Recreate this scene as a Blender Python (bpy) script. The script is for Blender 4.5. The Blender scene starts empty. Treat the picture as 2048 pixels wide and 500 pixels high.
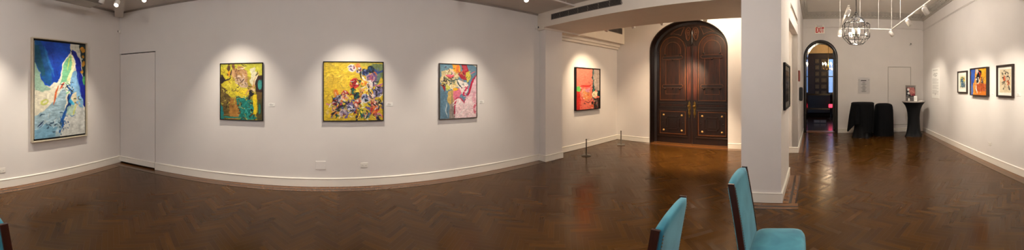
import bpy, math, random
import numpy as np
from mathutils import Vector, Matrix
PI = math.pi
S = bpy.context.scene
COL = S.collection

# ---------------------------------------------------------------- colours and materials
def lin(c):
    c = c / 255.0
    return c / 12.92 if c <= 0.04045 else ((c + 0.055) / 1.055) ** 2.4
def rgb(r, g, b):
    return (lin(r), lin(g), lin(b), 1.0)

MATS = {}
def mat(name, color, rough=0.6, metal=0.0, bump=0.0, bscale=60.0, vary=0.0, vscale=6.0, coat=0.0,
        emit=None, estr=0.0, spec=0.5, sheen=0.0, attr=None):
    if name in MATS:
        return MATS[name]
    m = bpy.data.materials.new(name); m.use_nodes = True
    nt = m.node_tree; N = nt.nodes; L = nt.links
    p = N['Principled BSDF']
    p.inputs['Base Color'].default_value = color
    p.inputs['Roughness'].default_value = rough
    p.inputs['Metallic'].default_value = metal
    p.inputs['Coat Weight'].default_value = coat
    p.inputs['Specular IOR Level'].default_value = spec
    if sheen:
        p.inputs['Sheen Weight'].default_value = sheen
    if emit:
        p.inputs['Emission Color'].default_value = emit
        p.inputs['Emission Strength'].default_value = estr
    tc = N.new('ShaderNodeTexCoord')
    if attr:
        a = N.new('ShaderNodeAttribute'); a.attribute_name = attr
        L.new(a.outputs['Color'], p.inputs['Base Color'])
    elif vary > 0:
        n = N.new('ShaderNodeTexNoise'); n.inputs['Scale'].default_value = vscale
        n.inputs['Detail'].default_value = 5
        L.new(tc.outputs['Object'], n.inputs['Vector'])
        r = N.new('ShaderNodeValToRGB')
        r.color_ramp.elements[0].position = 0.3; r.color_ramp.elements[1].position = 0.7
        c = color
        r.color_ramp.elements[0].color = (c[0]*(1-vary), c[1]*(1-vary), c[2]*(1-vary), 1)
        r.color_ramp.elements[1].color = (min(1, c[0]*(1+vary)), min(1, c[1]*(1+vary)), min(1, c[2]*(1+vary)), 1)
        L.new(n.outputs['Fac'], r.inputs['Fac']); L.new(r.outputs['Color'], p.inputs['Base Color'])
    if bump > 0:
        n2 = N.new('ShaderNodeTexNoise'); n2.inputs['Scale'].default_value = bscale
        n2.inputs['Detail'].default_value = 4
        L.new(tc.outputs['Object'], n2.inputs['Vector'])
        b = N.new('ShaderNodeBump'); b.inputs['Strength'].default_value = bump; b.inputs['Distance'].default_value = 0.01
        L.new(n2.outputs['Fac'], b.inputs['Height']); L.new(b.outputs['Normal'], p.inputs['Normal'])
    MATS[name] = m
    return m

def glass_mat(name, tint=(1, 1, 1, 1), refl=0.12, rough=0.02):
    if name in MATS:
        return MATS[name]
    m = bpy.data.materials.new(name); m.use_nodes = True
    nt = m.node_tree; N = nt.nodes; L = nt.links
    N.remove(N['Principled BSDF'])
    t = N.new('ShaderNodeBsdfTransparent'); t.inputs[0].default_value = tint
    g = N.new('ShaderNodeBsdfGlossy'); g.inputs['Roughness'].default_value = rough
    f = N.new('ShaderNodeLayerWeight'); f.inputs['Blend'].default_value = 0.35
    mp = N.new('ShaderNodeMath'); mp.operation = 'MULTIPLY_ADD'
    mp.inputs[1].default_value = 0.5; mp.inputs[2].default_value = refl
    L.new(f.outputs['Fresnel'], mp.inputs[0])
    x = N.new('ShaderNodeMixShader')
    L.new(mp.outputs[0], x.inputs[0]); L.new(t.outputs[0], x.inputs[1]); L.new(g.outputs[0], x.inputs[2])
    L.new(x.outputs[0], N['Material Output'].inputs['Surface'])
    MATS[name] = m
    return m

# ---------------------------------------------------------------- mesh builder
class MB:
    def __init__(self):
        self.v = []; self.f = []; self.smooth = []
    def add(self, vs, fs, M=None, smooth=False):
        o = len(self.v)
        for p in vs:
            p = Vector(p)
            self.v.append(tuple(M @ p) if M is not None else tuple(p))
        for f in fs:
            self.f.append([i + o for i in f]); self.smooth.append(smooth)
        return self
    def box(self, x0, x1, y0, y1, z0, z1, M=None, bev=0.0):
        if bev > 0:
            b = min(bev, (x1-x0)/2.01, (y1-y0)/2.01, (z1-z0)/2.01)
            vs = []
            idx = {}
            for sx in (0, 1):
                for sy in (0, 1):
                    for sz in (0, 1):
                        X = (x0, x1)[sx]; Y = (y0, y1)[sy]; Z = (z0, z1)[sz]
                        dx = b if sx == 0 else -b; dy = b if sy == 0 else -b; dz = b if sz == 0 else -b
                        idx[sx, sy, sz, 'x'] = len(vs); vs.append((X, Y+dy, Z+dz))
                        idx[sx, sy, sz, 'y'] = len(vs); vs.append((X+dx, Y, Z+dz))
                        idx[sx, sy, sz, 'z'] = len(vs); vs.append((X+dx, Y+dy, Z))
            fs = []
            def q(*k): fs.append([idx[i] for i in k])
            for s in (0, 1):
                a = [(s,0,0,'x'),(s,0,1,'x'),(s,1,1,'x'),(s,1,0,'x')]; q(*(a if s == 0 else a[::-1]))
                a = [(0,s,0,'y'),(1,s,0,'y'),(1,s,1,'y'),(0,s,1,'y')]; q(*(a if s == 0 else a[::-1]))
                a = [(0,0,s,'z'),(0,1,s,'z'),(1,1,s,'z'),(1,0,s,'z')]; q(*(a if s == 0 else a[::-1]))
            for a_ in (0, 1):
                for b_ in (0, 1):
                    e = [(a_,b_,0,'x'),(a_,b_,1,'x'),(a_,b_,1,'y'),(a_,b_,0,'y')]; q(*(e if (a_ ^ b_) else e[::-1]))
                    e = [(a_,0,b_,'x'),(a_,1,b_,'x'),(a_,1,b_,'z'),(a_,0,b_,'z')]; q(*(e[::-1] if (a_ ^ b_) else e))
                    e = [(0,a_,b_,'y'),(1,a_,b_,'y'),(1,a_,b_,'z'),(0,a_,b_,'z')]; q(*(e if (a_ ^ b_) else e[::-1]))
                    for c_ in (0, 1):
                        e = [(a_,b_,c_,'x'),(a_,b_,c_,'y'),(a_,b_,c_,'z')]
                        q(*(e if (a_+b_+c_) % 2 else e[::-1]))
            return self.add(vs, fs, M)
        vs = [(x0,y0,z0),(x1,y0,z0),(x1,y1,z0),(x0,y1,z0),(x0,y0,z1),(x1,y0,z1),(x1,y1,z1),(x0,y1,z1)]
        fs = [[3,2,1,0],[4,5,6,7],[0,1,5,4],[1,2,6,5],[2,3,7,6],[3,0,4,7]]
        return self.add(vs, fs, M)
    def tube(self, pts, r, n=10, M=None, cap=True, close=False):
        pts = [Vector(p) for p in pts]
        rr = r if isinstance(r, (list, tuple)) else [r] * len(pts)
        vs = []; fs = []
        up = None
        for i, p in enumerate(pts):
            if close:
                d = (pts[(i+1) % len(pts)] - pts[i-1]).normalized()
            else:
                d = (pts[min(i+1, len(pts)-1)] - pts[max(i-1, 0)]).normalized()
            if up is None:
                up = Vector((0, 0, 1)) if abs(d.z) < 0.9 else Vector((1, 0, 0))
            a = d.cross(up).normalized(); b = a.cross(d).normalized(); up = b
            for k in range(n):
                t = 2*PI*k/n
                vs.append(p + (a*math.cos(t) + b*math.sin(t)) * rr[i])
        m = len(pts)
        for i in range(m if close else m-1):
            for k in range(n):
                j = (i+1) % m
                fs.append([i*n+k, i*n+(k+1) % n, j*n+(k+1) % n, j*n+k])
        self.add(vs, fs, M, True)
        if cap and not close:
            self.add(vs[:n], [list(range(n))[::-1]], M); self.add(vs[-n:], [list(range(n))], M)
        return self
    def lathe(self, prof, n=24, M=None, fn=None, cap=True):
        vs = []; fs = []
        for (r, z) in prof:
            for k in range(n):
                t = 2*PI*k/n
                R = fn(r, z, t) if fn else r
                vs.append((R*math.cos(t), R*math.sin(t), z))
        for i in range(len(prof)-1):
            for k in range(n):
                fs.append([i*n+k, i*n+(k+1) % n, (i+1)*n+(k+1) % n, (i+1)*n+k])
        self.add(vs, fs, M, True)
        if cap:
            self.add(vs[:n], [list(range(n))[::-1]], M); self.add(vs[-n:], [list(range(n))], M)
        return self
    def prism(self, poly, axis, a, b, M=None):
        # poly: 2D outline counter-clockwise, extruded along an axis from a to b
        n = len(poly)
        def P(u, w, t):
            return {'x': (t, u, w), 'y': (u, t, w), 'z': (u, w, t)}[axis]
        vs = [P(u, w, a) for u, w in poly] + [P(u, w, b) for u, w in poly]
        fs = [list(range(n))[::-1], list(range(n, 2*n))]
        for i in range(n):
            j = (i+1) % n
            fs.append([i, j, n+j, n+i])
        return self.add(vs, fs, M)
    def ribbon(self, pts, w, y0, y1, closed=False, M=None):
        # raised moulding that follows a 2D path (x,z) in the plane of a wall, from depth y0 to y1
        n = len(pts); P = [Vector((p[0], p[1])) for p in pts]
        L_, R_ = [], []
        for i in range(n):
            if closed:
                d0 = (P[i]-P[i-1]).normalized(); d1 = (P[(i+1) % n]-P[i]).normalized()
            else:
                d0 = (P[i]-P[max(i-1, 0)]); d1 = (P[min(i+1, n-1)]-P[i])
                if d0.length < 1e-9: d0 = d1.copy()
                if d1.length < 1e-9: d1 = d0.copy()
                d0.normalize(); d1.normalize()
            t = (d0+d1)
            t = t.normalized() if t.length > 1e-6 else d1
            nn = Vector((-t.y, t.x)); c = max(0.45, nn.dot(Vector((-d1.y, d1.x))))
            L_.append(P[i]+nn*(w/2/c)); R_.append(P[i]-nn*(w/2/c))
        vs = []
        for i in range(n):
            m = (L_[i]+R_[i])/2
            vs += [(L_[i].x, y0, L_[i].y), ((L_[i]*.7+m*.3).x, y1, (L_[i]*.7+m*.3).y), ((R_[i]*.7+m*.3).x, y1, (R_[i]*.7+m*.3).y), (R_[i].x, y0, R_[i].y)]
        fs = []
        for i in range(n if closed else n-1):
            j = (i+1) % n
            for k in range(3):
                fs.append([i*4+k, i*4+k+1, j*4+k+1, j*4+k])
        if not closed:
            fs.append([0, 1, 2, 3][::-1]); fs.append([(n-1)*4+k for k in range(4)])
        return self.add(vs, fs, M)
    def mesh(self, name):
        me = bpy.data.meshes.new(name)
        me.from_pydata(self.v, [], self.f)
        me.polygons.foreach_set('use_smooth', self.smooth)
        me.update()
        import bmesh
        bm = bmesh.new(); bm.from_mesh(me)
        bmesh.ops.remove_doubles(bm, verts=bm.verts, dist=1e-5)
        bmesh.ops.recalc_face_normals(bm, faces=bm.faces)
        bm.to_mesh(me); bm.free()
        return me
    def build(self, name, material, parent=None, loc=None, rot=None):
        me = self.mesh(name); me.materials.append(material)
        o = bpy.data.objects.new(name, me); COL.objects.link(o)
        if parent: o.parent = parent
        if loc: o.location = loc
        if rot: o.rotation_euler = rot
        return o

def tag(o, label=None, cat=None, group=None, kind=None):
    if label: o['label'] = label
    if cat: o['category'] = cat
    if group: o['group'] = group
    if kind: o['kind'] = kind
    return o
def thing(name, label, cat, loc=(0, 0, 0), rz=0.0, group=None):
    o = bpy.data.objects.new(name, None); COL.objects.link(o)
    o.empty_display_size = 0.1
    o.location = loc; o.rotation_euler = (0, 0, rz)
    return tag(o, label, cat, group)
def struct(name, mb, m, loc=None, rot=None):
    return tag(mb.build(name, m, None, loc, rot), kind='structure')
def copy_tree(o, parent=None):
    c = o.copy(); COL.objects.link(c); c.parent = parent
    for ch in list(o.children):
        copy_tree(ch, c)
    return c

# ---------------------------------------------------------------- walls: A on the left, B on the right, seen from inside
class Wall:
    def __init__(self, A, B):
        self.A = Vector(A); self.B = Vector(B)
        d = self.B - self.A; self.len = d.length; self.d = d.normalized()
        self.rz = math.atan2(self.d.y, self.d.x)
        self.M = Matrix.Translation((self.A.x, self.A.y, 0)) @ Matrix.Rotation(self.rz, 4, 'Z')
    def at(self, s, z=0.0, out=0.0):
        # local +x runs along the wall, local -y points into the room
        return self.M @ Vector((s, -out, z))
W_LEFT = Wall((-4.0, -2.4), (-4.0, 4.27))
W_MAIN = Wall((-4.0, 4.27), (3.90, 4.565))
W_REC = Wall((4.36, 4.70), (6.95, 4.69))
W_DOOR = Wall((6.95, 4.70), (6.95, 1.05))
W_SIDE = Wall((6.65, -0.235), (9.60, -0.52))
W_BACK = Wall((9.60, -0.48), (8.83, -4.50))
W_RIGHT = Wall((8.83, -4.50), (-4.0, -2.35))
# ================================================================ ROOM SHELL
m_wall = mat('wall_paint', rgb(222, 216, 210), 0.75, bump=0.05, bscale=120, vary=0.02, vscale=2.5, spec=0.3)
m_trim = mat('trim_paint', rgb(233, 228, 216), 0.45, bump=0.02, bscale=40, vary=0.01)
m_ceil = mat('ceiling_paint', rgb(205, 198, 190), 0.85, bump=0.04, bscale=60, vary=0.03, vscale=3)
m_crown = mat('crown_plaster', rgb(178, 172, 162), 0.7, bump=0.1, bscale=50, vary=0.06)
m_gap = mat('shadow_gap', rgb(22, 18, 15), 0.9)
m_duct = mat('soffit_paint', rgb(222, 211, 196), 0.75, vary=0.02)

def wall_mesh(w, z0, z1, th=0.18, holes=(), s0=None, s1=None):
    mb = MB(); s0 = 0.0 if s0 is None else s0; s1 = w.len if s1 is None else s1
    cuts = sorted(holes)
    x = s0
    for (a, b, c, d) in cuts:
        if a > x: mb.box(x, a, 0, th, z0, z1, w.M)
        if c > z0: mb.box(a, b, 0, th, z0, c, w.M)
        if d < z1: mb.box(a, b, 0, th, d, z1, w.M)
        x = b
    if x < s1: mb.box(x, s1, 0, th, z0, z1, w.M)
    return mb
def arch_pts(a, b, zs, rise, n=28):
    # arch from left spring (a, zs) over the crown to right spring (b, zs)
    c = (a+b)/2; r = (b-a)/2
    return [(c - r*math.cos(PI*i/n), zs + rise*math.sin(PI*i/n)) for i in range(n+1)]
def arch_wall(w, z1, a, b, zs, rise, th=0.18, s0=0.0, s1=None):
    s1 = w.len if s1 is None else s1
    ap = arch_pts(a, b, zs, rise)
    mb = MB()
    mb.box(s0, a, 0, th, 0, z1, w.M); mb.box(b, s1, 0, th, 0, z1, w.M)
    # above the arch, in thin convex strips
    for (p, q) in zip(ap[:-1], ap[1:]):
        mb.prism([(p[0], p[1]), (q[0], q[1]), (q[0], z1), (p[0], z1)], 'y', 0, th, w.M)
    mb.prism([(a, 0), (a+1e-4, 0), (a+1e-4, zs), (a, zs)], 'y', 0, th, w.M)
    return mb

# windows in the long right wall, behind the viewer: daylight comes in here
WIN = [(8.55, 9.65, 0.75, 2.75), (10.45, 11.55, 0.75, 2.75)]
struct('wall_left', wall_mesh(W_LEFT, 0, 3.12, s0=-0.2, s1=W_LEFT.len+0.2), m_wall)
# the jib door sits flush in the main wall: an opening of 0.865 m from the corner
struct('wall_front', wall_mesh(W_MAIN, 0, 3.12, holes=[(0.006, 0.875, 0.0, 2.198)]), m_wall)
struct('wall_recess', wall_mesh(W_REC, 0, 3.6, s0=-0.2, s1=W_REC.len+0.15), m_wall)
struct('wall_door', arch_wall(W_DOOR, 3.6, 1.09, 3.235, 2.50, 0.76, th=0.36), m_wall)
struct('wall_right', wall_mesh(W_RIGHT, 0, 4.1, s0=-0.2, holes=WIN), m_wall)
struct('wall_side', MB().box(0.0, W_SIDE.len, 0, 0.14, 0, 4.1, W_SIDE.M).box(0, 0.18, 0.0, 1.32, 0, 3.6, W_SIDE.M), m_wall)
struct('wall_back', arch_wall(W_BACK, 4.1, 0.135, 1.115, 2.50, 0.50, th=0.35, s1=W_BACK.len+0.2), m_wall)

# pilaster at the end of the long wall
struct('wall_pilaster', MB().box(3.90, 4.38, 4.37, 4.86, 0, 2.70), m_wall)
# pier between the two rooms, its right face slightly skewed
PIER = [(3.81, 0.085), (4.99, -0.022), (4.99, 0.62), (3.81, 0.62)]
struct('wall_pier', MB().prism(PIER, 'z', 0, 4.1), m_wall)
# deep beam over the opening to the vestibule
struct('wall_beam', MB().box(3.85, 4.95, 0.60, 4.36, 2.74, 3.62), m_duct)
struct('wall_beam_end', MB().box(3.852, 4.95, 4.36, 4.88, 2.70, 3.62), m_duct)
struct('wall_soffit', MB().box(4.95, 6.96, 4.43, 4.72, 2.745, 3.62), m_duct)
struct('trim_1', MB().box(4.38, 6.95, 4.58, 4.70, 2.66, 2.745).box(4.38, 6.95, 4.63, 4.70, 2.60, 2.66), m_duct)
# lintel over the gap beside the pier and the return wall above
Wlin = Wall((4.99, -0.022), (6.66, -0.235))
struct('wall_lintel', MB().box(0, Wlin.len, 0, 0.14, 2.74, 4.1, Wlin.M), m_wall)
struct('wall_bulkhead', MB().box(3.36, 3.46, -3.7, 0.20, 3.04, 4.1).box(3.36, 3.9, 0.08, 0.20, 3.04, 4.1), m_wall)
struct('ceiling_gallery', MB().prism([(-4.3, -2.9), (3.40, -4.1), (3.40, 0.12), (3.92, 0.12), (3.92, 4.9), (-4.3, 4.7)], 'z', 3.04, 3.12), m_ceil)
struct('ceiling_vestibule', MB().box(4.9, 7.4, -0.1, 4.9, 3.5, 3.62), m_ceil)
struct('ceiling', MB().prism([(3.36, -4.2), (8.9, -5.0), (10.1, -4.8), (10.1, 0.2), (3.36, 0.2)], 'z', 3.98, 4.1), mat('high_ceiling_paint', rgb(232, 226, 218), 0.8, vary=0.02, vscale=2))
# diagonal beam on the gallery ceiling out of the left corner
struct('trim_2', MB().box(-0.085, 0.085, 0.0, 1.3, 2.93, 3.05, Matrix.Translation((-3.97, 4.22, 0)) @ Matrix.Rotation(math.radians(-136.5), 4, 'Z')), m_ceil)

# crown moulding with a row of blocks in the high room
def crown(w, s0, s1):
    mb = MB()
    prof = [(0.0, 3.98), (0.0, 3.78), (-0.02, 3.78), (-0.03, 3.81), (-0.045, 3.82), (-0.05, 3.86), (-0.09, 3.89), (-0.14, 3.95), (-0.16, 3.98)]
    n = len(prof)
    vs = [(s0, y, z) for y, z in prof] + [(s1, y, z) for y, z in prof]
    fs = [[i, (i+1) % n, n+(i+1) % n, n+i] for i in range(n)] + [list(range(n)), list(range(n, 2*n))[::-1]]
    mb.add(vs, fs, w.M)
    s = s0 + 0.05
    while s < s1 - 0.05:
        mb.box(s, s+0.055, -0.075, -0.02, 3.835, 3.885, w.M, bev=0.008)
        mb.box(s+0.015, s+0.04, -0.135, -0.09, 3.895, 3.94, w.M, bev=0.006)
        s += 0.105
    return mb
struct('trim_3', crown(W_BACK, 0.0, W_BACK.len), m_crown)
struct('trim_4', crown(W_RIGHT, 0.0, 5.6), m_crown)
struct('trim_5', crown(W_SIDE, 0.0, W_SIDE.len), m_crown)
struct('trim_6', crown(Wlin, 0.0, Wlin.len), m_crown)
# picture rail
def rail(w, s0, s1, z=3.49):
    return MB().box(s0, s1, -0.014, 0.0, z-0.012, z+0.012, w.M, bev=0.004).box(s0, s1, -0.022, 0, z+0.012, z+0.02, w.M)
struct('trim_7', rail(W_BACK, 0.0, W_BACK.len), m_wall)
struct('trim_8', rail(W_RIGHT, 0.0, 5.6, 3.45), m_wall)
# little cove at the top of the gallery walls
m_line = mat('ceiling_joint', rgb(150, 140, 130), 0.8)
struct('trim_9', MB().box(0, W_MAIN.len, -0.02, 0, 3.01, 3.04, W_MAIN.M), m_line)
struct('trim_10', MB().box(0, W_LEFT.len, -0.02, 0, 3.01, 3.04, W_LEFT.M), m_line)

# baseboards
def base(w, segs, th=0.0):
    mb = MB()
    for s0, s1 in segs:
        mb.box(s0, s1, -0.018-th, 0, 0.006, 0.118, w.M)
        mb.prism([(-0.018-th, 0.118), (0.0, 0.118), (0.0, 0.138), (-0.012-th, 0.138), (-0.024-th, 0.128)], 'x', s0, s1, w.M)
    return mb
struct('baseboard_left', base(W_LEFT, [(0, W_LEFT.len)]), m_trim)
struct('baseboard_front', base(W_MAIN, [(0.872, W_MAIN.len)]), m_trim)
struct('baseboard_pilaster', base(Wall((3.90, 4.56), (3.90, 4.37)), [(0, 0.19)]).add([], []), m_trim)
struct('baseboard_pilaster_face', base(Wall((3.90, 4.37), (4.38, 4.37)), [(-0.018, 0.498)]), m_trim)
struct('baseboard_pilaster_end', base(Wall((4.38, 4.37), (4.38, 4.70)), [(0, 0.33)]), m_trim)
struct('baseboard_recess', base(W_REC, [(0.02, W_REC.len)]), m_trim)
struct('baseboard_door', base(W_DOOR, [(0, 1.085), (3.24, W_DOOR.len)]), m_trim)
struct('baseboard_pier', base(Wall((3.81, 0.62), (3.81, 0.085)), [(-0.018, 0.555)]), m_trim)
struct('baseboard_pier_side', base(Wall((3.81, 0.085), (4.99, -0.022)), [(-0.018, 1.20)]), m_trim)
struct('baseboard_side', base(W_SIDE, [(-0.018, W_SIDE.len)]), m_trim)
struct('baseboard_side_end', base(Wall((6.65, 1.05), (6.65, -0.235)), [(0, 1.30)]), m_trim)
struct('baseboard_back', base(W_BACK, [(0.0, 0.055), (1.20, W_BACK.len)]), m_trim)
struct('baseboard_right', base(W_RIGHT, [(0.0, W_RIGHT.len)]), m_trim)

# ---------------------------------------------------------------- herringbone parquet floor
def make_floor():
    rnd = random.Random(5)
    Wd = 0.058; n = 6
    ang = math.radians(45)
    ca, sa = math.cos(ang), math.sin(ang)
    vs = []; fs = []; tint = []; uvs = []
    R = 155
    x_lo, x_hi, y_lo, y_hi = -4.2, 10.2, -4.9, 4.95
    cx, cy = 3.0, 0.0
    for m_ in range(-27, 28):
        for k in range(-R, R):
            for kind in (0, 1):
                ox = k + m_*n; oy = k - m_*n
                if kind == 0: x0, y0, x1, y1 = ox, oy, ox+n, oy+1
                else: x0, y0, x1, y1 = ox, oy+1, ox+1, oy+1+n
                mx, my = (x0+x1)/2*Wd, (y0+y1)/2*Wd
                wx, wy = cx+mx*ca-my*sa, cy+mx*sa+my*ca
                if not (x_lo < wx < x_hi and y_lo < wy < y_hi): continue
                g = 0.0006/Wd
                o = len(vs)
                for (a, b) in ((x0+g, y0+g), (x1-g, y0+g), (x1-g, y1-g), (x0+g, y1-g)):
                    a *= Wd; b *= Wd
                    vs.append((cx+a*ca-b*sa, cy+a*sa+b*ca, 0.0))
                fs.append([o, o+1, o+2, o+3])
                t = rnd.random(); t2 = rnd.random()
                tint.append((t, float(kind), t2, 1))
                off = rnd.random()*20
                if kind == 0: uvs += [(0, off), (n*Wd, off), (n*Wd, off+Wd), (0, off+Wd)]
                else: uvs += [(0, off+Wd), (0, off), (n*Wd, off), (n*Wd, off+Wd)]
    me = bpy.data.meshes.new('floor'); me.from_pydata(vs, [], fs)
    ca_ = me.color_attributes.new('plank', 'FLOAT_COLOR', 'CORNER')
    arr = np.repeat(np.array(tint, dtype=np.float32), 4, axis=0).ravel()
    ca_.data.foreach_set('color', arr)
    uv = me.uv_layers.new(name='grain'); uv.data.foreach_set('uv', np.array(uvs, dtype=np.float32).ravel())
    me.update()
    m = bpy.data.materials.new('herringbone_oak'); m.use_nodes = True
    nt = m.node_tree; N = nt.nodes; L = nt.links; p = N['Principled BSDF']
    a = N.new('ShaderNodeAttribute'); a.attribute_name = 'plank'
    sep = N.new('ShaderNodeSeparateColor'); L.new(a.outputs['Color'], sep.inputs[0])
    uvn = N.new('ShaderNodeUVMap'); uvn.uv_map = 'grain'
    mp = N.new('ShaderNodeMapping'); mp.inputs['Scale'].default_value = (3.0, 60.0, 1.0)
    L.new(uvn.outputs[0], mp.inputs['Vector'])
    ns = N.new('ShaderNodeTexNoise'); ns.inputs['Scale'].default_value = 1.6; ns.inputs['Detail'].default_value = 4
    L.new(mp.outputs[0], ns.inputs['Vector'])
    mad = N.new('ShaderNodeMath'); mad.operation = 'MULTIPLY_ADD'; mad.inputs[1].default_value = 0.37
    L.new(sep.outputs[0], mad.inputs[0])
    m2 = N.new('ShaderNodeMath'); m2.operation = 'MULTIPLY'; m2.inputs[1].default_value = 0.34
    L.new(ns.outputs['Fac'], m2.inputs[0]); L.new(m2.outputs[0], mad.inputs[2])
    tc = N.new('ShaderNodeTexCoord')
    big = N.new('ShaderNodeTexNoise'); big.inputs['Scale'].default_value = 0.8; big.inputs['Detail'].default_value = 3
    L.new(tc.outputs['Object'], big.inputs['Vector'])
    m3 = N.new('ShaderNodeMath'); m3.operation = 'MULTIPLY_ADD'; m3.inputs[1].default_value = 0.25; 
    L.new(big.outputs['Fac'], m3.inputs[0]); L.new(mad.outputs[0], m3.inputs[2])
    cr = N.new('ShaderNodeValToRGB'); e = cr.color_ramp.elements
    e[0].position = 0.2; e[0].color = rgb(62, 37, 10)
    e[1].position = 0.95; e[1].color = rgb(112, 73, 27)
    x = cr.color_ramp.elements.new(0.6); x.color = rgb(80, 50, 14)
    L.new(m3.outputs[0], cr.inputs['Fac']); L.new(cr.outputs['Color'], p.inputs['Base Color'])
    rr = N.new('ShaderNodeMapRange'); rr.inputs['To Min'].default_value = 0.17; rr.inputs['To Max'].default_value = 0.28
    L.new(sep.outputs[2], rr.inputs['Value']); L.new(rr.outputs[0], p.inputs['Roughness'])
    wv = N.new('ShaderNodeTexNoise'); wv.inputs['Scale'].default_value = 9.0; wv.inputs['Detail'].default_value = 2
    L.new(tc.outputs['Object'], wv.inputs['Vector'])
    ad = N.new('ShaderNodeMath'); ad.operation = 'MULTIPLY_ADD'; ad.inputs[1].default_value = 0.35
    L.new(sep.outputs[0], ad.inputs[0]); L.new(wv.outputs['Fac'], ad.inputs[2])
    b = N.new('ShaderNodeBump'); b.inputs['Strength'].default_value = 0.07; b.inputs['Distance'].default_value = 0.006
    L.new(wv.outputs['Fac'], b.inputs['Height']); L.new(b.outputs['Normal'], p.inputs['Normal'])
    p.inputs['Specular IOR Level'].default_value = 0.24; p.inputs['Specular Tint'].default_value = (1, .80, .58, 1)
    p.inputs['Coat Weight'].default_value = 0.0; p.inputs['Coat Roughness'].default_value = 0.12
    me.materials.append(m)
    o = bpy.data.objects.new('floor', me); COL.objects.link(o)
    return tag(o, kind='structure')
make_floor()
m_subfloor = mat('subfloor', rgb(70, 40, 20), 0.6)
struct('floor_base', MB().prism([(-4.3, -5.1), (17.5, -6.5), (17.5, 3.5), (9.7, 5.1), (-4.3, 5.1)], 'z', -0.12, -0.003), m_subfloor)

# border strips of the parquet along the walls
m_oak = mat('border_oak', rgb(116, 72, 32), 0.24, vary=0.18, vscale=14, coat=0.3)
m_walnut = mat('border_walnut', rgb(40, 24, 12), 0.24, vary=0.2, vscale=10, coat=0.3)
def border(name, w, s0, s1):
    a = MB(); a.box(s0, s1, -0.10, -0.017, 0.0004, 0.0022, w.M); a.box(s0, s1, -0.185, -0.135, 0.0004, 0.0022, w.M)
    struct(name + '_oak', a, m_oak)
    b = MB(); b.box(s0, s1, -0.135, -0.10, 0.0004, 0.0024, w.M); b.box(s0, s1, -0.205, -0.185, 0.0004, 0.0024, w.M)
    struct(name + '_walnut', b, m_walnut)
border('trim_11', W_LEFT, 0, W_LEFT.len-0.21)
border('trim_12', W_MAIN, 0.0, W_MAIN.len-0.02)
border('trim_13', W_RIGHT, 0.2, W_RIGHT.len-0.2)
border('trim_14', Wall((3.81, 0.62), (3.81, 0.085)), -0.02, 0.555+0.2)
border('trim_15', Wall((3.81, 0.085), (4.99, -0.022)), 0.0, 1.18)
border('trim_16', W_SIDE, 0.0, W_SIDE.len-0.25)
border('trim_17', W_DOOR, 1.0, W_DOOR.len)

# flush jib door in the long wall, with the baseboard running across it
jd = struct('door_1', MB().box(0.017, 0.863, 0.004, 0.045, 0.035, 2.18, W_MAIN.M), m_wall)
b = MB(); b.box(0.017, 0.863, -0.014, 0.004, 0.035, 0.118, W_MAIN.M)
b.prism([(-0.014, 0.118), (0.004, 0.118), (0.004, 0.138), (-0.012, 0.138), (-0.020, 0.128)], 'x', 0.017, 0.863, W_MAIN.M)
b.build('kickboard', m_trim, jd)
struct('door_1_recess', MB().box(-0.01, 0.89, 0.046, 0.12, 0.0, 2.21, W_MAIN.M), m_gap)

# windows behind the viewer
m_frame = mat('window_paint', rgb(225, 220, 210), 0.5)
for i, (a, b_, c, d) in enumerate(WIN):
    f = MB()
    t = 0.05
    f.box(a, b_, 0.02, 0.10, c, c+t, W_RIGHT.M).box(a, b_, 0.02, 0.10, d-t, d, W_RIGHT.M)
    f.box(a, a+t, 0.02, 0.10, c, d, W_RIGHT.M).box(b_-t, b_, 0.02, 0.10, c, d, W_RIGHT.M)
    f.box(a, b_, 0.03, 0.09, (c+d)/2-0.025, (c+d)/2+0.025, W_RIGHT.M)
    f.box((a+b_)/2-0.015, (a+b_)/2+0.015, 0.04, 0.08, c, d, W_RIGHT.M)
    for z in (c+(d-c)*0.25, c+(d-c)*0.75):
        f.box(a, b_, 0.04, 0.08, z-0.012, z+0.012, W_RIGHT.M)
    wn = struct('window_%d' % (i+1), f, m_frame)
    MB().box(a, b_, 0.055, 0.06, c, d, W_RIGHT.M).build('window_glass', glass_mat('clear_glass', refl=0.04), wn)
# ================================================================ THE GREAT ARCHED DOUBLE DOOR
def wood_mat(name, dark, light, rough, scale=(14, 14, 1.6), coat=0.5):
    m = bpy.data.materials.new(name); m.use_nodes = True
    nt = m.node_tree; N = nt.nodes; L = nt.links; p = N['Principled BSDF']
    tc = N.new('ShaderNodeTexCoord'); mp = N.new('ShaderNodeMapping'); mp.inputs['Scale'].default_value = scale
    L.new(tc.outputs['Object'], mp.inputs['Vector'])
    n = N.new('ShaderNodeTexNoise'); n.inputs['Scale'].default_value = 1.5; n.inputs['Detail'].default_value = 6
    n.inputs['Distortion'].default_value = 0.8
    L.new(mp.outputs[0], n.inputs['Vector'])
    r = N.new('ShaderNodeValToRGB'); r.color_ramp.elements[0].position = 0.35; r.color_ramp.elements[1].position = 0.68
    r.color_ramp.elements[0].color = dark; r.color_ramp.elements[1].color = light
    L.new(n.outputs['Fac'], r.inputs['Fac']); L.new(r.outputs['Color'], p.inputs['Base Color'])
    p.inputs['Roughness'].default_value = rough; p.inputs['Coat Weight'].default_value = coat
    p.inputs['Coat Roughness'].default_value = 0.15
    return m
m_mahog = wood_mat('dark_mahogany', rgb(20, 9, 6), rgb(38, 16, 9), 0.35)
m_panel = wood_mat('figured_mahogany', rgb(28, 12, 6), rgb(64, 29, 14), 0.32, (10, 10, 1.4))
m_stile_glow = wood_mat('stile_glow_mahogany', rgb(52, 20, 10), rgb(84, 36, 17), 0.32, (10, 10, 1.4))  # lighter, redder wood: the spotlight's glow is put into the colour
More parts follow.
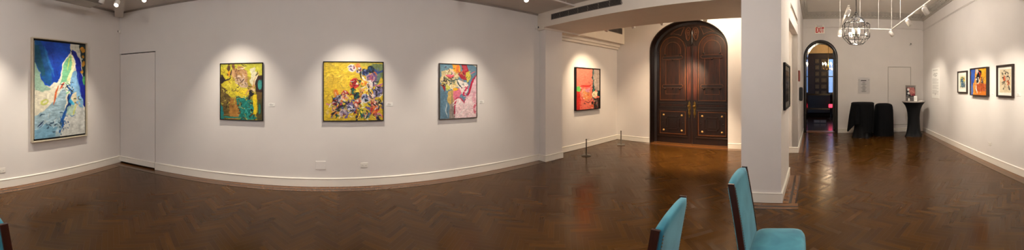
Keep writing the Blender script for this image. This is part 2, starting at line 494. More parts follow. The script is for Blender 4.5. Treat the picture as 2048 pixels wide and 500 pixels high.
m_inlay = mat('light_moulding', rgb(104, 58, 29), 0.35, vary=0.25, vscale=9, coat=0.4)
m_dmould = mat('dark_moulding', rgb(36, 17, 10), 0.28, vary=0.15, vscale=9, coat=0.6)
m_ebony = mat('ebony_frame', rgb(26, 14, 10), 0.3, vary=0.15, vscale=8, coat=0.5)
m_brass = mat('aged_brass', rgb(150, 118, 60), 0.35, metal=0.9, vary=0.2, vscale=30)
m_boss = mat('pale_boss', rgb(205, 160, 92), 0.35, vary=0.1)

D_A, D_B, D_MID = 1.09, 3.235, 2.215
LF = 0.25   # depth of the leaves inside the wall
def arch_outline(a, b, z0, zs, rise, n=24):
    return [(a, z0), (b, z0)] + [(p[0], p[1]) for p in arch_pts(a, b, zs, rise, n)][::-1]
door = struct('door_2', MB(), m_mahog) if False else None
root = bpy.data.objects.new('door_2', None); COL.objects.link(root)
root.matrix_world = W_DOOR.M; tag(root, kind='structure')

def clip_top(s, z):
    # height of the big arch above a station s
    c = (D_A+D_B)/2; r = (D_B-D_A)/2
    k = max(0.0, 1-((s-c)/r)**2)
    return 2.50 + 0.76*math.sqrt(k)
# frame lining the reveal
mb = MB()
oa = [(D_A, 0.0)] + arch_pts(D_A, D_B, 2.50, 0.76, 36) + [(D_B, 0.0)]
ia = [(D_A+0.10, 0.0)] + arch_pts(D_A+0.10, D_B-0.02, 2.50, 0.68, 36) + [(D_B-0.02, 0.0)]
n = len(oa)
vs = []
for (o_, i_) in zip(oa, ia):
    # thin edge bead at the wall face, then back to the leaves
    vs += [(o_[0], -0.012, o_[1]), (o_[0]+(i_[0]-o_[0])*0.3, -0.012, o_[1]+(i_[1]-o_[1])*0.3),
           (o_[0]+(i_[0]-o_[0])*0.35, 0.05, o_[1]+(i_[1]-o_[1])*0.35), (o_[0]+(i_[0]-o_[0])*0.35, LF-0.04, o_[1]+(i_[1]-o_[1])*0.35),
           (i_[0], LF-0.02, i_[1]), (i_[0], LF+0.05, i_[1]), (o_[0], LF+0.05, o_[1])]
fs = []
k7 = 7
for i in range(n-1):
    for k in range(k7):
        fs.append([i*k7+k, i*k7+(k+1) % k7, (i+1)*k7+(k+1) % k7, (i+1)*k7+k])
mb.add(vs, fs)
mb.build('door_frame', m_ebony, root)
MB().box(D_A-0.0, D_B, -0.01, 0.30, 0.0, 0.012, bev=0.003).build('threshold', m_oak, root)

def roundpanel(cx, w, z0, ztop, n=16):
    r = w/2; zs = ztop - r
    return [(cx-r, z0), (cx+r, z0)] + [(cx+r*math.cos(PI*i/n), zs+r*math.sin(PI*i/n)) for i in range(n+1)]
def rect(x0, x1, z0, z1):
    return [(x0, z0), (x1, z0), (x1, z1), (x0, z1)]
def lobed(cx, cz, w, h, q):
    # rectangle with in-curved corners
    pts = []
    for (sx, sz, a0) in ((1, -1, 180), (1, 1, 270), (-1, 1, 0), (-1, -1, 90)):
        px, pz = cx+sx*w/2, cz+sz*h/2
        arc = []
        for i in range(5):
            t = math.radians(a0 - i*22.5)
            arc.append((px + q*math.cos(t), pz + q*math.sin(t)))
        pts += arc
    return pts

for side in (0, 1):
    s0, s1 = (D_A+0.085, D_MID) if side == 0 else (D_MID, D_B-0.01)
    pc = 1.66 if side == 0 else 2.765      # centre of the panels
    # the leaf: strips cut to the arch
    lb = MB(); N_ = 22
    for i in range(N_):
        a = s0+(s1-s0)*i/N_; b = s0+(s1-s0)*(i+1)/N_
        lb.prism([(a, 0.014), (b, 0.014), (b, clip_top(b, 0)-0.01), (a, clip_top(a, 0)-0.01)], 'y', LF, LF+0.055)
    leaf = lb.build('door_leaf', m_mahog, root)
    leaf['label'] = 'left leaf of the double door' if side == 0 else 'right leaf of the double door'
    # arched figured panel
    MB().prism(roundpanel(pc, 0.70, 1.185, 2.86), 'y', LF-0.006, LF+0.01).build('arched_panel', m_panel, leaf)
    MB().ribbon(roundpanel(pc, 0.74, 1.17, 2.88), 0.022, LF, LF-0.022, True).build('outer_moulding', m_inlay, leaf)
    MB().ribbon(roundpanel(pc, 0.80, 1.14, 2.91), 0.026, LF, LF-0.014, True).build('dark_moulding', m_dmould, leaf)
    inner = MB()
    inner.ribbon(roundpanel(pc, 0.46, 2.36, 2.74), 0.016, LF-0.004, LF-0.020, True)
    inner.ribbon(rect(pc-0.20, pc+0.20, 1.56, 2.26), 0.014, LF-0.004, LF-0.018, True)
    inner.ribbon([(pc-0.20, 1.50), (pc-0.20, 1.33), (pc+0.20, 1.33), (pc+0.20, 1.50)], 0.016, LF-0.004, LF-0.020)
    inner.build('inner_moulding', m_inlay, leaf)
    for zc in (2.315, 1.545):
        st = MB()
        pts = []
        for (cx_, a0) in ((pc+0.255, -90), (pc-0.255, 90)):
            for i in range(9):
                t = math.radians(a0+i*22.5); pts.append((cx_+0.045*math.cos(t), zc+0.042*math.sin(t)))
        st.prism(pts, 'y', LF-0.026, LF-0.004)
        st.build('strap', m_mahog, leaf)
        MB().ribbon(pts, 0.013, LF-0.024, LF-0.036, True).build('strap_moulding', m_inlay, leaf)
        for sx in (-1, 1):
            bl = MB().lathe([(0.0, -0.03), (0.022, -0.026), (0.026, 0.0), (0.022, 0.026), (0.0, 0.03)], 10, Matrix.Translation((pc+sx*0.215, LF-0.03, zc+(0.075 if zc > 2 else -0.07))))
            bl.build('strap_end_boss', m_ebony, leaf)
        MB().lathe([(0.0, 0.0), (0.03, 0.004), (0.02, 0.02), (0.0, 0.024)], 12, Matrix.Translation((pc, LF-0.02, zc-0.062)) @ Matrix.Rotation(PI/2, 4, 'X')).build('strap_pendant', m_dmould, leaf)
    # mid rail
    MB().ribbon(rect(pc-0.40, pc+0.40, 0.985, 1.085), 0.022, LF, LF-0.020, True).build('rail_moulding', m_dmould, leaf)
    MB().box(pc-0.36, pc+0.36, LF-0.010, LF, 1.015, 1.055, bev=0.004).build('rail_panel', m_panel, leaf)
    # lower panel
    MB().box(pc-0.36, pc+0.36, LF-0.008, LF, 0.27, 0.85).build('lower_panel', m_mahog, leaf)
    MB().ribbon(rect(pc-0.37, pc+0.37, 0.26, 0.86), 0.020, LF, LF-0.024, True).build('outer_moulding', m_inlay, leaf)
    MB().ribbon(rect(pc-0.41, pc+0.41, 0.225, 0.895), 0.030, LF, LF-0.018, True).build('dark_moulding', m_dmould, leaf)
    MB().box(pc-0.45, pc+0.45, LF-0.035, LF, 0.175, 0.205, bev=0.01).build('ledge_moulding', m_dmould, leaf)
    lo = MB()
    lo.ribbon(lobed(pc, 0.555, 0.40, 0.34, 0.06), 0.022, LF-0.006, LF-0.028, True)
    lo.ribbon(rect(pc-0.12, pc+0.12, 0.455, 0.655), 0.012, LF-0.006, LF-0.018, True)
    lo.build('inner_moulding', m_dmould, leaf)
    for sx in (-1, 1):
        for sz in (-1, 1):
            MB().lathe([(0.030, 0.0), (0.028, 0.012), (0.018, 0.02), (0.014, 0.03), (0.0, 0.034)], 14,
                       Matrix.Translation((pc+sx*0.265, LF-0.006, 0.555+sz*0.205)) @ Matrix.Rotation(PI/2, 4, 'X')).build('corner_boss', m_boss, leaf)
        MB().lathe([(0.0, 0.0), (0.02, 0.0), (0.014, 0.02), (0.0, 0.024)], 10, Matrix.Translation((pc+sx*0.30, LF-0.006, 0.555)) @ Matrix.Rotation(PI/2, 4, 'X')).build('side_boss', m_dmould, leaf)
    # carved cartouche and fan moulding at the top
    sg = -1 if side == 0 else 1
    heart = []
    for i in range(20):
        t = 2*PI*i/20
        heart.append((D_MID+sg*(0.105+0.085*math.cos(t)*(1.0 if math.sin(t) > 0 else 0.75)), 2.93+0.17*math.sin(t)-0.02*math.cos(t)))
    MB().prism(heart, 'y', LF-0.012, LF+0.01).build('cartouche', m_panel, leaf)
    hm = MB().ribbon(heart, 0.016, LF-0.008, LF-0.026, True)
    sp = [(D_MID+sg*(0.105+0.045*(1-i/14)*math.cos(i*0.75)), 2.95+0.10*(1-i/14)*math.sin(i*0.75)) for i in range(14)]
    hm.ribbon(sp, 0.012, LF-0.012, LF-0.024)
    hm.build('cartouche_scroll', m_inlay, leaf)
    fan = [(D_MID+sg*0.22, 3.12), (D_MID+sg*0.34, 3.10), (D_MID+sg*0.47, 3.05), (D_MID+sg*0.62, 2.955), (D_MID+sg*0.52, 2.965), (D_MID+sg*0.40, 2.94), (D_MID+sg*0.32, 2.90), (D_MID+sg*0.29, 2.97), (D_MID+sg*0.26, 3.04)]
    MB().ribbon(fan, 0.014, LF, LF-0.016, True).build('fan_moulding', m_inlay, leaf)
    # tall stile ornament beside the meeting line
    orn = MB()
    orn.ribbon([(D_MID+sg*0.03, 2.72), (D_MID+sg*0.09, 2.60), (D_MID+sg*0.10, 2.2), (D_MID+sg*0.09, 1.5)], 0.008, LF, LF-0.008)
    orn.build('stile_bead', m_dmould, leaf)
    MB().box(min(D_MID+sg*0.035, D_MID+sg*0.165), max(D_MID+sg*0.035, D_MID+sg*0.165), LF-0.005, LF, 1.17, 2.60, bev=0.002).build('stile_glow_plate', m_stile_glow, leaf)  # added plate whose lighter colour paints the lit glow on the stile
    # brass handle with long ornamental plate
    hx = D_MID + sg*0.075
    pl = MB()
    prof = [(0.0, 0.70), (0.012, 0.73), (0.010, 0.76), (0.028, 0.79), (0.032, 0.85), (0.02, 0.89), (0.036, 0.94), (0.036, 1.03), (0.026, 1.07), (0.030, 1.10), (0.010, 1.13), (0.0, 1.16)]
    outl = [(hx+r, z) for r, z in prof] + [(hx-r, z) for r, z in prof[::-1][1:-1]]
    pl.prism(outl, 'y', LF-0.014, LF)
    hd = pl.build('handle_plate', m_brass, leaf)
    kn = MB()
    kn.lathe([(0.012, 0), (0.012, 0.03), (0.03, 0.04), (0.036, 0.06), (0.026, 0.078), (0.0, 0.084)], 14, Matrix.Translation((hx, LF-0.012, 1.02)) @ Matrix.Rotation(PI/2, 4, 'X'))
    kn.build('knob', m_brass, hd)
    kb = MB().tube([(hx, LF-0.014, 0.93), (hx, LF-0.05, 0.91), (hx, LF-0.055, 0.84), (hx, LF-0.045, 0.78), (hx, LF-0.014, 0.76)], 0.009, 8)
    kb.build('pull', m_brass, hd)
ms = MB().box(D_MID-0.028, D_MID+0.028, LF-0.022, LF, 0.014, 2.62, bev=0.008)
ms.build('meeting_strip', m_dmould, root)
MB().lathe([(0.0, 2.62), (0.03, 2.66), (0.018, 2.72), (0.03, 2.84), (0.036, 2.96), (0.026, 3.04), (0.0, 3.10)], 14, Matrix.Translation((D_MID, LF-0.012, 0))).build('finial', m_mahog, root)
# crown of the leaves follows the arch
MB().ribbon(arch_pts(D_A+0.12, D_B-0.04, 2.50, 0.655, 36), 0.03, LF, LF-0.02).build('arch_moulding', m_dmould, root)

# ================================================================ ARCHED DOORWAY AND THE ROOM BEYOND
m_black = mat('black_architrave', rgb(30, 24, 22), 0.22, vary=0.1, vscale=8, coat=0.6)
arc = bpy.data.objects.new('door_3', None); COL.objects.link(arc); arc.matrix_world = W_BACK.M; tag(arc, kind='structure')
def arch_ring(a, b, zs, rise, prof_n=8, out_r=0.04, n=40):
    mb = MB(); vs = []; fs = []
    path = [((a), 0.0), (a, zs*0.5)] + arch_pts(a, b, zs, rise, n) + [(b, zs*0.5), (b, 0.0)]
    cx, cz = (a+b)/2, zs
    for (x, z) in path:
        if z <= zs: dx, dz = (-1 if x < cx else 1), 0
        else:
            v = Vector((x-cx, z-cz)); v.normalize(); dx, dz = v.x, v.y
        for k in range(prof_n):
            t = PI*k/(prof_n-1)
            vs.append((x+dx*(-math.cos(t))*out_r, -out_r*0.9*math.sin(t)-0.002, z+dz*(-math.cos(t))*out_r))
    for i in range(len(path)-1):
        for k in range(prof_n-1):
            fs.append([i*prof_n+k, i*prof_n+k+1, (i+1)*prof_n+k+1, (i+1)*prof_n+k])
    mb.add(vs, fs, None, True)
    return mb
arch_ring(0.115, 1.135, 2.50, 0.52).build('architrave', m_black, arc)
arch_ring(0.055+0.01, 1.185, 2.50, 0.565, out_r=0.012).build('architrave_bead', m_black, arc)
# dark lining of the reveal
mb = MB()
path = [(0.135, 0.0)] + arch_pts(0.135, 1.115, 2.50, 0.50, 40) + [(1.115, 0.0)]
pin = [(0.155, 0.0)] + arch_pts(0.155, 1.095, 2.50, 0.48, 40) + [(1.095, 0.0)]
vs = []
for o_, i_ in zip(path, pin):
    vs += [(o_[0], -0.004, o_[1]), (i_[0], -0.004, i_[1]), (i_[0], 0.36, i_[1]), (o_[0], 0.36, o_[1])]
fs = [[i*4+k, i*4+(k+1) % 4, (i+1)*4+(k+1) % 4, (i+1)*4+k] for i in range(len(path)-1) for k in range(4)]
mb.add(vs, fs); mb.build('reveal_lining', m_black, arc)
MB().box(0.155, 1.095, -0.01, 0.36, 0.001, 0.016, bev=0.004).build('threshold', mat('threshold_oak', rgb(150, 105, 70), 0.3), arc)
# the open leaf folded back on the right with its brass lock
lf = MB().box(1.02, 1.075, 0.37, 1.25, 0.01, 2.95).build('open_leaf', m_black, arc)
MB().box(1.012, 1.02, 0.42, 0.50, 0.86, 1.18, bev=0.002).build('lock_plate', m_brass, lf)
MB().box(1.005, 1.02, 0.43, 0.49, 1.24, 1.34, bev=0.002).build('bolt_plate', m_brass, lf)

# the room beyond, in the frame of the back wall: s along it, d away from it
def RB(s, d, z=0.0):
    return W_BACK.at(s, z, -d)
FM = W_BACK.M
FD = 5.55
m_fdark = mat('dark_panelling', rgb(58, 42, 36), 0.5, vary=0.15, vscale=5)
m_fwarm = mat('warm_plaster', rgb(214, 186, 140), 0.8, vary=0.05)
m_ffloor = wood_mat('dark_floorboards', rgb(48, 30, 24), rgb(72, 46, 36), 0.22, (2, 14, 2))
struct('floor_parlour', MB().box(-2.6, 3.2, 0.02, FD+0.1, -0.02, 0.003, FM), m_ffloor)
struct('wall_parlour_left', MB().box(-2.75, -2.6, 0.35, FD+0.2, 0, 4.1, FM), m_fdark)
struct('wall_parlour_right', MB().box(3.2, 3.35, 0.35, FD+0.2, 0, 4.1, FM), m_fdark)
# far wall: dark to 3.3 m, pale above, with a tall window opening
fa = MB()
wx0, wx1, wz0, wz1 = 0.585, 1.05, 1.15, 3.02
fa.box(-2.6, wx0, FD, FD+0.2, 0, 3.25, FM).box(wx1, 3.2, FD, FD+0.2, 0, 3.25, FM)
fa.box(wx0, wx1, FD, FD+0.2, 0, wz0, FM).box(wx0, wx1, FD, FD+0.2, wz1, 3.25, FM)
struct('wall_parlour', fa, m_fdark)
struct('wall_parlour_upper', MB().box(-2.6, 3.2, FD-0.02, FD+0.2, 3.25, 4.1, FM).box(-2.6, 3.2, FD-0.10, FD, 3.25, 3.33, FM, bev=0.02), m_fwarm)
struct('ceiling_parlour', MB().box(-2.75, 3.35, 0.3, FD+0.2, 4.0, 4.1, FM), m_fwarm)
struct('trim_18', MB().box(0.9, 1.02, 2.2, FD, 3.62, 3.9, FM, bev=0.01), m_fwarm)
pw = MB()
pw.box(wx0, wx0+0.05, FD+0.02, FD+0.12, wz0, wz1, FM).box(wx1-0.05, wx1, FD+0.02, FD+0.12, wz0, wz1, FM)
pw.box(wx0, wx1, FD+0.02, FD+0.12, wz0, wz0+0.06, FM).box(wx0, wx1, FD+0.02, FD+0.12, wz1-0.06, wz1, FM)
pw.box(wx0, wx1, FD+0.03, FD+0.10, 2.02, 2.07, FM)
wn3 = struct('window_3', pw, m_black)
MB().box(wx0, wx1, FD+0.06, FD+0.065, wz0, wz1, FM).build('window_glass', glass_mat('clear_glass', refl=0.04), wn3)
# ================================================================ PAINTINGS
class Painter:
    # lays paint on a grid; u runs right, v runs down, both 0..1
    def __init__(self, w, h, base, seed):
        self.w, self.h = w, h; self.asp = w/h
        self.r = np.random.RandomState(seed)
        self.V, self.U = np.mgrid[0:h, 0:w].astype(float)
        self.U /= (w-1); self.V /= (h-1)
        self.img = np.zeros((h, w, 3)); self.img[:] = np.array(base, float)
        self.n1 = self.noise(9); self.n2 = self.noise(9); self.f1 = self.noise(30); self.f2 = self.noise(30)
    def noise(self, freq, freqv=None, octaves=3):
        out = np.zeros((self.h, self.w)); amp = 1.0; tot = 0
        fu, fv = freq*self.asp, (freqv or freq)
        for _ in range(octaves):
            nu, nv = int(fu)+3, int(fv)+3
            g = self.r.rand(nv, nu)*2-1
            x = self.U*(nu-2); y = self.V*(nv-2)
            i = x.astype(int); j = y.astype(int); fx = x-i; fy = y-j
            fx = fx*fx*(3-2*fx); fy = fy*fy*(3-2*fy)
            i1 = np.minimum(i+1, nu-1); j1 = np.minimum(j+1, nv-1)
            out += amp*((g[j, i]*(1-fx)+g[j, i1]*fx)*(1-fy)+(g[j1, i]*(1-fx)+g[j1, i1]*fx)*fy)
            tot += amp; amp *= 0.5; fu *= 2; fv *= 2
        return out/tot
    def lay(self, mask, c, streak=0.12, ang=None):
        c = np.array(c, float)
        fr = self.r.choice([12, 20, 30])
        s = self.noise(fr, fr*self.r.choice([0.3, 1, 3]))[..., None]*streak*120
        self.img = self.img*(1-mask[..., None]) + np.clip(c+s*(0.6+0.4*c/255), 0, 255)*mask[..., None]
    def warp(self, a):
        return self.U + (self.n1*a + self.f1*a*0.5), self.V + (self.n2*a + self.f2*a*0.5)*self.asp
    def poly(self, pts, c, warp=0.03, soft=0.012, op=1.0, streak=0.12):
        u, v = self.warp(warp)
        inside = np.zeros(u.shape, bool); dmin = np.full(u.shape, 9.0)
        n = len(pts)
        for k in range(n):
            x0, y0 = pts[k]; x1, y1 = pts[(k+1) % n]
            cond = ((y0 > v) != (y1 > v))
            xi = (x1-x0)*(v-y0)/((y1-y0) if abs(y1-y0) > 1e-9 else 1e-9)+x0
            inside ^= cond & (u < xi)
            dx, dy = (x1-x0), (y1-y0)/self.asp
            t = np.clip(((u-x0)*dx+((v-y0)/self.asp)*dy)/(dx*dx+dy*dy+1e-12), 0, 1)
            d = np.hypot(u-x0-t*dx, (v-y0)/self.asp-t*dy); dmin = np.minimum(dmin, d)
        sd = np.where(inside, dmin, -dmin)
        self.lay(np.clip(sd/soft+0.5, 0, 1)*op, c, streak); return self
    def stroke(self, pts, w, c, warp=0.02, soft=0.01, op=1.0, taper=True, dry=0.0, streak=0.12):
        u, v = self.warp(warp)
        d = np.full(u.shape, 9.0); n = len(pts)
        for k in range(n-1):
            x0, y0 = pts[k]; x1, y1 = pts[k+1]
            dx, dy = (x1-x0), (y1-y0)/self.asp
            t = np.clip(((u-x0)*dx+((v-y0)/self.asp)*dy)/(dx*dx+dy*dy+1e-12), 0, 1)
            tt = (k+t)/(n-1)
            ww = w*(1-0.75*np.abs(2*tt-1)**3) if taper else w
            dd = np.hypot(u-x0-t*dx, (v-y0)/self.asp-t*dy)-ww; d = np.minimum(d, dd)
        m = np.clip(-d/soft+0.5, 0, 1)*op
        if dry > 0: m = m*np.clip((self.noise(40, 14)+1-dry*1.2)*3, 0, 1)
        self.lay(m, c, streak); return self
    def blob(self, cx, cy, rx, ry, c, rot=0.0, warp=0.02, soft=0.012, op=1.0, streak=0.12):
        u, v = self.warp(warp)
        a = (u-cx); b = (v-cy)/self.asp; cr, sr = math.cos(rot), math.sin(rot)
        x = a*cr+b*sr; y = -a*sr+b*cr; ry = ry/self.asp
        d = np.hypot(x/rx, y/ry)
        self.lay(np.clip((1-d)*min(rx, ry)/soft+0.5, 0, 1)*op, c, streak); return self
    def dabs(self, n, region, cols, size=(0.01, 0.03), lenf=2.0, warp=0.03):
        for _ in range(n):
            for _t in range(60):
                x, y = self.r.rand(), self.r.rand()
                if region(x, y): break
            else: continue
            c = cols[self.r.randint(len(cols))]; s = self.r.uniform(*size); a = self.r.rand()*PI
            L_ = s*lenf*self.r.uniform(0.5, 1.4); b = a+self.r.uniform(-1.2, 1.2)
            self.stroke([(x, y), (x+L_*math.cos(a), y+L_*math.sin(a)*self.asp), (x+L_*(math.cos(a)+math.cos(b)), y+L_*(math.sin(a)+math.sin(b))*self.asp)], s*0.5, c, warp=warp, soft=0.006, streak=0.2)
        return self

def paint_big():
    P = Painter(190, 350, (226, 220, 200), 3)
    P.poly([(0,.18),(.07,.24),(.13,.38),(.22,.45),(.3,.5),(.22,.54),(.1,.53),(0,.5)], (160,190,168))
    P.poly([(0,.5),(.15,.52),(.3,.5),(.42,.48),(.38,.62),(.22,.7),(.1,.76),(0,.8)], (228,222,200))
    P.poly([(-.05,-.05),(.70,-.05),(.67,.10),(.58,.17),(.51,.22),(.49,.35),(.44,.42),(.36,.43),(.28,.47),(.2,.44),(.12,.36),(.05,.25),(-.05,.14)], (22,84,186), warp=.04, streak=.3)
    P.poly([(-.05,-.05),(.1,-.02),(.2,.12),(.3,.3),(.34,.42),(.28,.46),(.2,.42),(.1,.32),(.04,.2),(-.05,.14)], (22,104,152), op=.8, streak=.35)
    P.poly([(-.05,.03),(.06,.05),(.14,.2),(.2,.34),(.14,.36),(.06,.26),(-.05,.16)], (30,98,108), op=.7)
    P.stroke([(.17,.05),(.24,.18),(.36,.36)], .02, (60,150,205), op=.6); P.stroke([(.3,.1),(.36,.25),(.44,.36)], .015, (20,60,160), op=.7)
    P.poly([(.69,-.02),(.9,-.02),(.9,.2),(.82,.13),(.74,.06)], (226,224,208), warp=.01)
    P.poly([(.72,.06),(.80,.09),(.90,.2),(.94,.35),(1.05,.5),(1.05,.72),(.97,.68),(.88,.58),(.83,.45),(.82,.3),(.78,.18),(.7,.1)], (18,42,158), streak=.2)
    P.poly([(.89,-.02),(1.05,-.02),(1.05,.48),(.97,.42),(.93,.25),(.90,.12)], (24,60,66), warp=.03)
    for (x, y, a, b) in ((.96,.05,.05,.035),(.95,.13,.04,.02),(.97,.21,.05,.03),(.93,.30,.03,.02)): P.blob(x, y, a, b, (206,150,48), warp=.05)
    P.blob(.98,.40,.03,.05,(90,170,110)); P.blob(.93,.16,.015,.012,(225,225,210))
    P.poly([(.68,.12),(.58,.19),(.53,.24),(.52,.38),(.48,.45),(.55,.46),(.64,.37),(.72,.28),(.72,.16)], (132,196,154), streak=.15)
    P.stroke([(.70,.12),(.75,.2),(.73,.3),(.64,.4),(.58,.5)], .035, (238,232,180), soft=.015)
    P.stroke([(.73,.14),(.79,.22),(.74,.3)], .012, (240,238,225)); P.stroke([(.68,.12),(.62,.3)], .010, (228,222,90), op=.7)
    P.poly([(.76,.3),(.83,.3),(.88,.5),(.96,.66),(.96,.8),(.84,.7),(.72,.55),(.66,.46),(.70,.38)], (138,182,214), streak=.25)
    P.poly([(.52,.42),(.66,.4),(.66,.52),(.5,.62),(.4,.6),(.44,.5)], (222,222,206))
    P.stroke([(.72,.09),(.68,.07),(.74,.1),(.70,.115)], .008, (24,26,50))
    P.poly([(-.02,.80),(.1,.74),(.26,.66),(.42,.56),(.55,.49),(.62,.55),(.60,.66),(.55,.78),(.46,1.02),(-.02,1.02)], (164,190,200), warp=.05, streak=.35)
    P.poly([(.6,.72),(.8,.66),(1.02,.74),(1.02,1.02),(.5,1.02),(.52,.88)], (206,208,202), warp=.04, streak=.15)
    P.poly([(-.02,.9),(.2,.86),(.4,.9),(.4,1.02),(-.02,1.02)], (110,166,196), op=.6, warp=.06)
    P.dabs(26, lambda x, y: .18 < x < .5 and .74 < y < .97, [(90,120,140),(70,100,120),(190,206,210)], (.012,.03))
    P.stroke([(.62,.46),(.70,.54),(.68,.63),(.63,.71),(.56,.78),(.50,.88),(.46,.97)], .030, (22,96,170), warp=.04, dry=.4)
    P.stroke([(.66,.55),(.66,.66),(.6,.74)], .022, (14,60,120), warp=.03); P.blob(.72,.64,.06,.03,(60,180,220), op=.8, warp=.05)
    P.dabs(22, lambda x, y: .44 < x < .66 and .78 < y < .96, [(22,70,130),(40,110,170)], (.006,.014))
    P.stroke([(.45,.46),(.40,.52),(.37,.60),(.34,.66)], .016, (206,110,64)); P.stroke([(.56,.42),(.52,.46),(.47,.5)], .016, (206,100,70))
    P.dabs(40, lambda x, y: .54 < x < .74 and .40 < y < .53, [(20,40,50),(230,225,200),(60,130,190),(120,190,120),(30,30,35)], (.008,.02))
    P.poly([(.72,.55),(.8,.52),(.84,.62),(.78,.66),(.72,.62)], (216,206,176)); P.dabs(24, lambda x, y: .76 < x < .9 and .55 < y < .66, [(200,100,60),(30,34,60),(226,200,120),(70,120,60)], (.008,.018))
    P.poly([(.62,.70),(.76,.66),(.80,.76),(.70,.80),(.6,.76)], (180,206,184), op=.8)
    P.stroke([(.80,.66),(.76,.74),(.74,.79)], .012, (214,214,120))
    P.blob(.17,.63,.08,.028,(196,204,96), rot=-.5, op=.8); P.blob(.18,.625,.045,.012,(226,222,190), rot=-.5)
    P.stroke([(.06,.87),(.16,.82)], .010, (24,50,90)); P.stroke([(.08,.885),(.15,.85)], .006, (40,90,140)); P.stroke([(.68,.78),(.72,.80),(.78,.79)], .008, (90,140,190))
    P.stroke([(.86,.30),(.86,.45),(.93,.58)], .010, (90,140,210), op=.7)
    return P
def paint_green_yellow():
    P = Painter(150, 200, (176, 160, 60), 11)
    P.poly([(0,0),(1.02,0),(1.02,.3),(.8,.3),(.5,.1),(.3,.12),(0,.2)], (200,196,62), streak=.25)
    P.poly([(0,.1),(.12,.05),(.26,.12),(.3,.3),(.45,.45),(.5,.6),(.2,.6),(.08,.5),(0,.4)], (206,192,52), streak=.3)
    P.poly([(0,.3),(.1,.45),(.3,.65),(.4,.98),(.05,1.02),(0,.9)], (116,96,46), streak=.4, warp=.06)
    P.poly([(.22,.6),(.44,.62),(.5,.9),(.4,1.02),(.22,1.02)], (172,126,58), streak=.3, warp=.05)
    P.poly([(.38,.62),(.6,.58),(.8,.62),(.85,.8),(.9,1.02),(.48,1.02),(.44,.8)], (34,140,128), warp=.08, streak=.35)
    P.dabs(44, lambda x, y: .45 < x < .85 and .6 < y < .98, [(60,170,160),(20,96,92),(120,150,90),(30,60,50),(110,90,50),(190,200,120)], (.012,.035))
    P.poly([(0,.72),(.06,.8),(.1,1.02),(0,1.02)], (30,130,130)); P.stroke([(0,.96),(.25,.97),(.5,.96)], .02, (40,140,130))
    P.poly([(.26,.08),(.5,.06),(.66,.14),(.66,.3),(.52,.34),(.36,.3),(.26,.2)], (186,146,100), warp=.06, streak=.4)
    P.poly([(.34,.24),(.56,.22),(.66,.34),(.6,.44),(.44,.42),(.34,.34)], (202,176,150), warp=.06, streak=.4)
    P.dabs(36, lambda x, y: .28 < x < .66 and .06 < y < .42, [(150,100,70),(222,200,176),(120,80,60),(190,150,90),(90,60,50)], (.008,.02), 3.5)
    P.poly([(.04,.2),(.1,.28),(.04,.36),(0,.34),(0,.2)], (48,34,34)); P.stroke([(.02,.26),(.1,.3),(.2,.28),(.25,.25)], .016, (50,36,36))
    P.blob(.21,.18,.045,.05,(224,160,30)); P.stroke([(.2,.0),(.2,.13)], .035, (100,70,30)); P.stroke([(.26,.1),(.24,.26)], .014, (40,30,30)); P.stroke([(.3,.0),(.33,.1)], .04, (140,96,60))
    P.poly([(.16,.36),(.3,.3),(.44,.4),(.62,.42),(.72,.5),(.56,.58),(.44,.52),(.3,.5)], (214,200,70), warp=.05, streak=.3)
    P.poly([(.38,.48),(.64,.46),(.7,.52),(.6,.6),(.42,.58)], (228,206,50), warp=.04)
    P.poly([(.70,.10),(.84,.08),(.86,.26),(.78,.42),(.72,.34),(.74,.22)], (222,214,180), warp=.04)
    P.stroke([(.92,.16),(.84,.3),(.78,.42),(.66,.5),(.6,.56)], .025, (206,160,100)); P.stroke([(.9,.2),(.8,.38)], .012, (226,220,196)); P.stroke([(.9,.14),(.84,.24)], .01, (60,50,44))
    P.stroke([(.72,.44),(.8,.46),(.82,.5)], .03, (222,196,150))
    P.poly([(.9,.22),(1.02,.2),(1.02,.52),(.86,.5),(.82,.38)], (66,40,28), warp=.02); P.blob(.94,.38,.05,.085,(70,160,150), warp=.01); P.poly([(.98,.3),(1.02,.3),(1.02,.46),(.98,.46)], (30,130,130))
    P.blob(.75,.53,.06,.05,(40,34,40), warp=.04); P.blob(.70,.60,.03,.04,(60,56,50)); P.poly([(.86,.5),(1.02,.5),(1.02,.66),(.88,.64)], (120,96,50))
    P.poly([(.9,.64),(1.02,.62),(1.02,1.02),(.88,1.02)], (96,88,48), streak=.3); P.blob(.94,.8,.03,.1,(60,130,110))
    P.poly([(.785,.56),(.875,.55),(.88,.72),(.87,.9),(.80,.9),(.79,.74)], (236,210,30), warp=.012); P.dabs(60, lambda x, y: x < .62 and y < .5 or (.3 < x < .75 and .4 < y < .62), [(226,216,110),(120,90,50),(206,190,60),(70,52,36),(176,140,60)], (.006,.016), 4.0)
    P.dabs(50, lambda x, y: .05 < x < .45 and .42 < y < .8, [(90,80,40),(200,190,80),(60,50,34),(150,130,60)], (.008,.022), 3.0)
    return P
def flower(P, x, y, r, cols):
    k = len(cols)
    P.blob(x, y, r*1.15, r*1.0, cols[-1], rot=x*9, warp=.02)
    for i in range(6):
        a = i*1.05+x*7
        P.stroke([(x+r*.9*math.cos(a), y+r*.9*math.sin(a)), (x+r*.55*math.cos(a+.9), y+r*.55*math.sin(a+.9)), (x+r*.2*math.cos(a+1.6), y+r*.2*math.sin(a+1.6))], r*.20, cols[i % k], warp=.015, soft=.006, streak=.2)
    P.blob(x, y, r*.28, r*.28, cols[1 % k], warp=.01)
